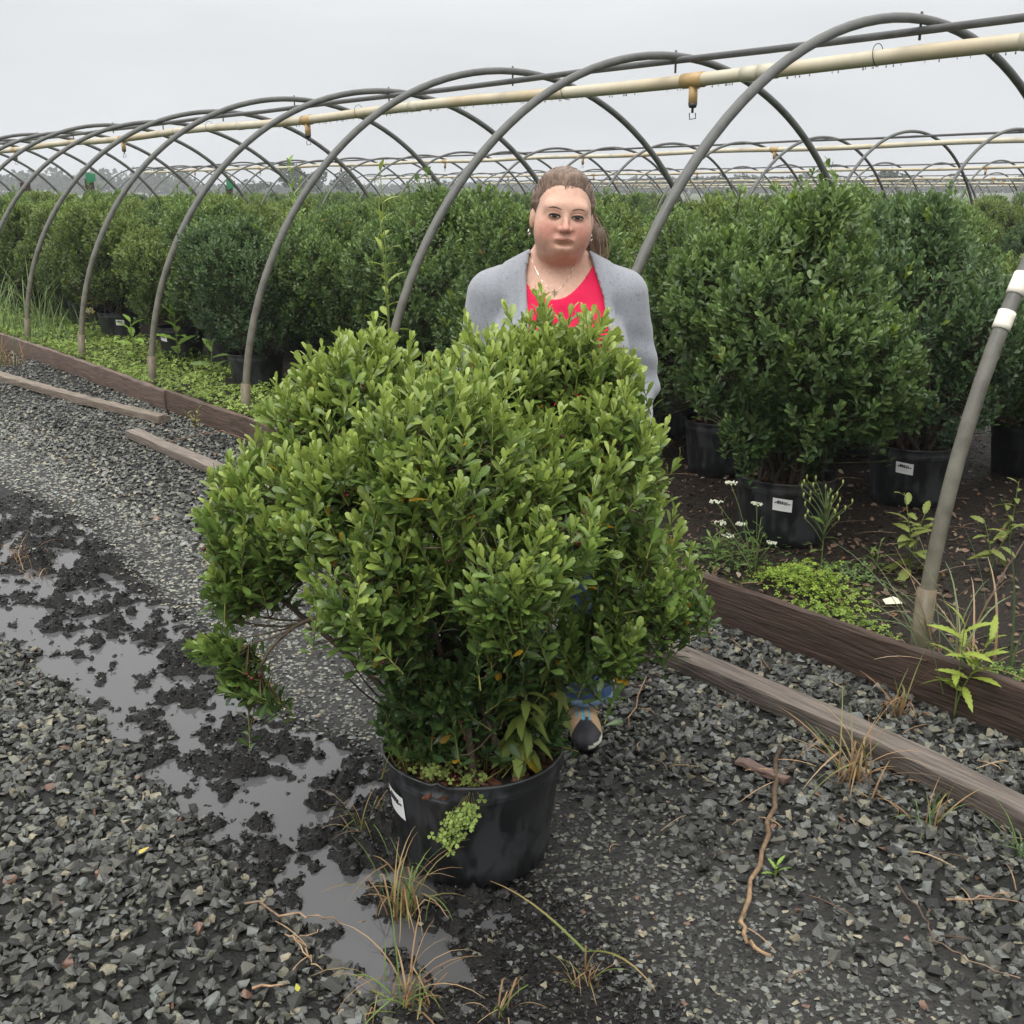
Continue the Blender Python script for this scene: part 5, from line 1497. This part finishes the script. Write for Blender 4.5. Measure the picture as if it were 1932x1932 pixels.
# dead stalks, twigs, small litter ----------------------------------------
def stalk(label, uv, r0, c0, c1, name='dead_stalk', lift=.022, wob=.004, bed=False, cat='stalk', side=()):
    P_ = [gp(u, v, bed) for u, v in uv]; k = 4
    pts = []
    for a, c in zip(P_, P_[1:]):
        for i in range(k): pts.append(np.array(a) * (1 - i / k) + np.array(c) * (i / k))
    pts.append(np.array(P_[-1])); pts = np.array(pts); pts[:, 2] = gw(pts[:, 0], pts[:, 1]) + lift
    pts += r.normal(size=pts.shape) * wob * np.array([1, 1, .3])
    t = np.linspace(0, 1, len(pts))[:, None]
    b = Buf(); cc = np.array(c0) * (1 - t) + np.array(c1) * t; cc = cc * (.7 + .6 * r.random((len(pts), 1)))
    b.tube(pts, r0 * (1 - .5 * t[:, 0]) * (.8 + .4 * r.random(len(pts))), 6, cc)
    for i0, du, dv, L in side:
        q = pts[i0]; e = np.array(gp(du, dv, bed)); e[2] += .01
        b.tube(bez(q, (q + e) / 2 + np.array([0, 0, .015]), e, 6), .0016, 4, c1)
    return tag(b.obj(name, M_BARK, smooth=True), label, cat)
stalk('long splintered dead weed stalk lying on the dark gravel', [(1470, 1425), (1458, 1510), (1440, 1620), (1400, 1745), (1405, 1790), (1450, 1822)], .0075, (.05, .035, .025), (.36, .24, .14), side=((2, 1405, 1460, 0), (1, 1540, 1452, 0), (3, 1395, 1520, 0), (14, 1460, 1800, 0)))
stalk('thin straw twig beside her shoe', [(1215, 1290), (1190, 1365), (1182, 1385)], .0028, (.26, .16, .09), (.22, .13, .08), 'twig', cat='twig')
stalk('straw twig lying across the puddle edge', [(468, 1718), (560, 1742), (612, 1750), (690, 1752)], .0032, (.26, .18, .12), (.30, .21, .13), 'twig', cat='twig')
stalk('tangle of pale roots at the puddle edge', [(535, 1780), (580, 1800), (590, 1835), (560, 1790), (600, 1765)], .0022, (.32, .22, .13), (.36, .25, .15), 'twig', cat='twig', side=((4, 520, 1745, 0), (8, 610, 1840, 0), (6, 545, 1850, 0)))
stalk('short straw stick in the left gravel', [(752 * .639, 1880), (845 * .639, 1872)], .003, (.34, .22, .13), (.30, .2, .12), 'twig', cat='twig')
stalk('dark wiry twig curving through the right gravel', [(1690, 1680), (1740, 1745), (1760, 1790), (1830, 1830), (1925, 1860)], .0026, (.07, .05, .04), (.20, .14, .1), 'twig', cat='twig')
stalk('double straw stick at the right gravel edge', [(1782, 1712), (1850, 1708), (1905, 1700)], .0032, (.26, .17, .11), (.24, .15, .1), 'twig', cat='twig', side=((3, 1930, 1712, 0),))
stalk('reddish twig crossing the short grey timber', [(300, 855), (350, 842), (420, 828), (470, 822)], .004, (.18, .11, .08), (.2, .12, .08), 'twig', lift=.055, cat='twig')
stalk('thin bare twig under the arch at the pale weed', [(1745, 1100), (1800, 1085), (1860, 1075)], .0028, (.24, .18, .13), (.2, .14, .1), 'twig', bed=True, lift=.03, cat='twig')
stalk('dead twig slanting behind the tall grass blades', [(1852, 1180), (1885, 1110), (1930, 1040)], .005, (.10, .065, .05), (.14, .1, .08), 'twig', bed=True, lift=.05, cat='twig')
# fallen label on the soil
p = gp(1682, 1144, True)
o = Buf().add([(-.036, -.02, 0), (.03, -.024, .003), (.036, .016, .001), (.018, .026, .006), (-.032, .014, .002)], [(0, 1, 2), (0, 2, 3), (0, 3, 4)], None, (.66, .62, .46)).obj('fallen_label', M_PAPER)
o.location = p + Vector((0, 0, .02)); o.rotation_euler = (.15, .05, .2); tag(o, 'crumpled white plant label lying on the soil by the arch base', 'label')
# leaf litter and bark on the bed floor
b = Buf(); k = 9000
s = -1.6 + 6.5 * r.random(k); n = -.04 + 4.2 * r.random(k) ** 1.4; z = gz(s, n) + .004 + .012 * r.random(k)
Pl = np.stack([O2[0] + DV[0] * s + NV[0] * n, O2[1] + DV[1] * s + NV[1] * n, z], -1)
nv = nrm(np.array([0, 0, 1.0]) + r.normal(size=(k, 3)) * .4); az = r.random(k) * 6.28
A = nrm(np.cross(nv, np.stack([np.cos(az), np.sin(az), 0 * az], -1)))
L = .014 + .026 * r.random(k); col = np.array([.105, .068, .046]) * (.3 + 1.5 * r.random((k, 1)))
q = r.random(k); col[q < .06] = np.array([.23, .19, .14]) * (.7 + .5 * r.random((int((q < .06).sum()), 1))); col[(q > .06) & (q < .10)] = (.19, .085, .035)
V, F, C = leaves_np(Pl, A, nv, L, .9 + .9 * r.random(k), col, LT_LOW, .0)
b.add(V, F, None, C)
tag(b.obj('leaf_litter', M_MULCH, kind='stuff'), 'brown dead leaves and bark covering the bed floor', 'leaf litter')

b = Buf(); k = 260
for q in range(k):
    bed_ = q < 150
    ss = -1.4 + (4.2 if bed_ else 3.4) * r.random(); nn = (.0 + 1.9 * r.random() ** 1.3) if bed_ else (-1.5 + 1.3 * r.random() ** .6)
    a = r.random() * 6.28; Lh = (.03 + .09 * r.random()) * (.5 if not bed_ else .8); c0 = W(ss, nn)
    e0, e1 = (c0.x - Lh * math.cos(a), c0.y - Lh * math.sin(a)), (c0.x + Lh * math.cos(a), c0.y + Lh * math.sin(a))
    z0, zm, z1 = float(gw(*e0)) + .014, float(gw(c0.x, c0.y)) + .022 + .012 * r.random(), float(gw(*e1)) + .014
    if not bed_ and max(to_sn(*e0)[1], to_sn(*e1)[1]) > -.16: continue
    if bed_ and min(to_sn(*e0)[1], to_sn(*e1)[1]) < -.02: continue
    b.tube(bez((*e0, z0), (c0.x + r.normal() * .015, c0.y + r.normal() * .015, zm), (*e1, z1), 5), .0011 + .0012 * r.random(), 4, np.array([(.26, .18, .11), (.12, .08, .055), (.34, .25, .15)][int(r.integers(0, 3))]) * (.6 + .6 * r.random()))
tag(b.obj('twig_litter', M_BARK, kind='stuff'), 'scattered straw bits and thin twigs on bed and gravel', 'twigs')

# bits lying on the gravel
def fallen(label, u, v, c, L, n_='fallen_leaf'):
    p = gp(u, v); az = r.random() * 6.28
    V, F, C = leaves_np(np.zeros((1, 3)), np.array([[math.cos(az), math.sin(az), .05]]), np.array([[0, 0, 1.0]]), np.array([L]), np.array([1.1]), np.array([c]), LT_FINE)
    o = link(n_, mesh_np(n_, V, [F], M_LEAF, C)); o.location = p + Vector((0, 0, .022)); tag(o, label, 'leaf')
fallen('single bright yellow leaf on the left gravel', 284, 1612, (.62, .47, .09), .034)
fallen('yellow green leaf fallen by the upper left gravel', 200, 1190, (.55, .48, .16), .032)
fallen('small yellow sliver leaf on the lower left gravel', 560, 1872, (.45, .42, .06), .026)

# marker stakes with green flags far in the rows
for i, (u, v, Y, label) in enumerate(((168, 338, 24, 'dark marker stake with a green flag above the shrub rows'), (432, 350, 27, 'green flag on a stake just above the far shrub tops'), (47, 345, 22, 'plain brown stake sticking up behind the left shrubs'))):
    p = AY(u, v, Y); t = thing('marker_stake', label, 'stake', (p.x, p.y, 0))
    Buf().box((0, 0, p.z / 2), (.07, .07, p.z / 2), None, (.055, .04, .03)).obj('post', M_BARK, t, smooth=False)
    if i < 2:
        Buf().add([(-.04, -.08, p.z - .10), (.17, -.10, p.z - .04), (.17, -.08, p.z + .10), (-.04, -.08, p.z + .14), (.06, -.11, p.z + .02)], [(0, 1, 4), (1, 2, 4), (2, 3, 4), (3, 0, 4)], None, (.03, .17, .08)).obj('flag', M_PAPER, t)

# ------------------------------------------------------------------ far trees
M_FAR = mat('far_foliage', rough=.8, spec=.1, transl=.2)
def crown_np(c, rad3, k, leaf, r, col):
    d = nrm(r.normal(size=(k, 3))); nz = .65 + .5 * fbm(d[:, 0] * 2.2 + c[0], d[:, 2] * 2.2 + d[:, 1] * 1.3 + c[1], 3)
    P = np.array(c) + d * np.array(rad3) * (nz * (.7 + .3 * r.random(k)))[:, None]
    a = nrm(r.normal(size=(k, 3))); b2 = nrm(np.cross(a, r.normal(size=(k, 3)))); l = leaf * (.6 + .8 * r.random(k))[:, None]
    V = np.stack([P - a * l, P + b2 * l * .7, P + a * l, P - b2 * l * .7], 1).reshape(-1, 3)
    F = (np.arange(k) * 4)[:, None] + np.arange(4)[None]
    C = np.repeat(np.array(col) * (.6 + .8 * r.random((k, 1))), 4, axis=0)
    return V, F, C
for u, vt, Y, wpx, label in ((556, 308, 230, 62, 'tall distant tree beyond the arches, tallest of the clump'), (597, 323, 240, 50, 'rounded distant tree beside the tallest one'), (652, 326, 235, 60, 'wide distant tree at the right of the clump'),
                             (484, 340, 250, 50, 'low dark distant tree left of the clump'), (828, 340, 260, 70, 'broad pale distant tree behind the tall weed'), (1698, 319, 220, 62, 'lone distant tree behind the tall dense shrub'), (1925, 331, 240, 60, 'distant tree at the end of the cream pipes')):
    p = AY(u, vt, Y); H = p.z; w = wpx / 2 / FPX * Y
    t = thing('tree', label, 'tree', (p.x, Y, 0), 0)
    b = Buf().tube([(0, 0, -.3), (.1, 0, H * .3), (.0, .1, H * .7)], [H * .03, H * .025, H * .01], 7, (.05, .042, .035))
    for i in range(5):
        a = i * 1.26; b.tube(bez((0, 0, H * .3), (w * .3 * math.cos(a), w * .3 * math.sin(a), H * .45), (w * .7 * math.cos(a), w * .7 * math.sin(a), H * (.55 + .06 * i)), 5), [.012 * H, .01 * H, .008 * H, .006 * H, .004 * H], 5, (.05, .042, .035))
    b.obj('trunk', M_BARK, t)
    b = Buf()
    for i in range(6):
        V, F, C = crown_np((r.normal() * w * .32, r.normal() * w * .32, H * (.42 + .09 * i)), (w * .62, w * .62, H * .2), 130, H * .055, r, (.035, .055, .025)); b.add(V, None, F, C)
    b.obj('crown', M_FAR, t)
b = Buf()
for i in range(170):
    az = rad(-29 + 60 * (i + r.random()) / 170); Dd = 420 + 160 * r.random()
    hh = (7.0 + 4 * r.random()) * (1.0 if math.degrees(az) < -16 else .5 + .15 * math.sin(az * 9)); x, y = Dd * math.sin(az), Dd * math.cos(az)
    for j in range(3):
        V, F, C = crown_np((x + r.normal() * 3, y, hh * (.3 + .22 * j)), (7.5, 4, hh * .33), 42, 1.1, r, (.032, .05, .026)); b.add(V, None, F, C)
tag(b.obj('far_woods', M_FAR, kind='stuff'), 'hazy grey green wood along the horizon', 'woods')

# ------------------------------------------------------------------ damp hazy air
hz = bpy.data.materials.new('damp_air'); hz.use_nodes = True
n_ = hz.node_tree.nodes; n_.remove(n_['Principled BSDF'])
vol = n_.new('ShaderNodeVolumePrincipled')
vol.inputs['Density'].default_value = .0009; vol.inputs['Color'].default_value = (.93, .95, .97, 1); vol.inputs['Anisotropy'].default_value = .2
hz.node_tree.links.new(vol.outputs[0], n_['Material Output'].inputs['Volume'])
Buf().box((0, 300, 9.5), (520, 340, 11.0)).obj('haze', hz, smooth=False, kind='stuff')['label'] = 'thin damp haze over the fields'
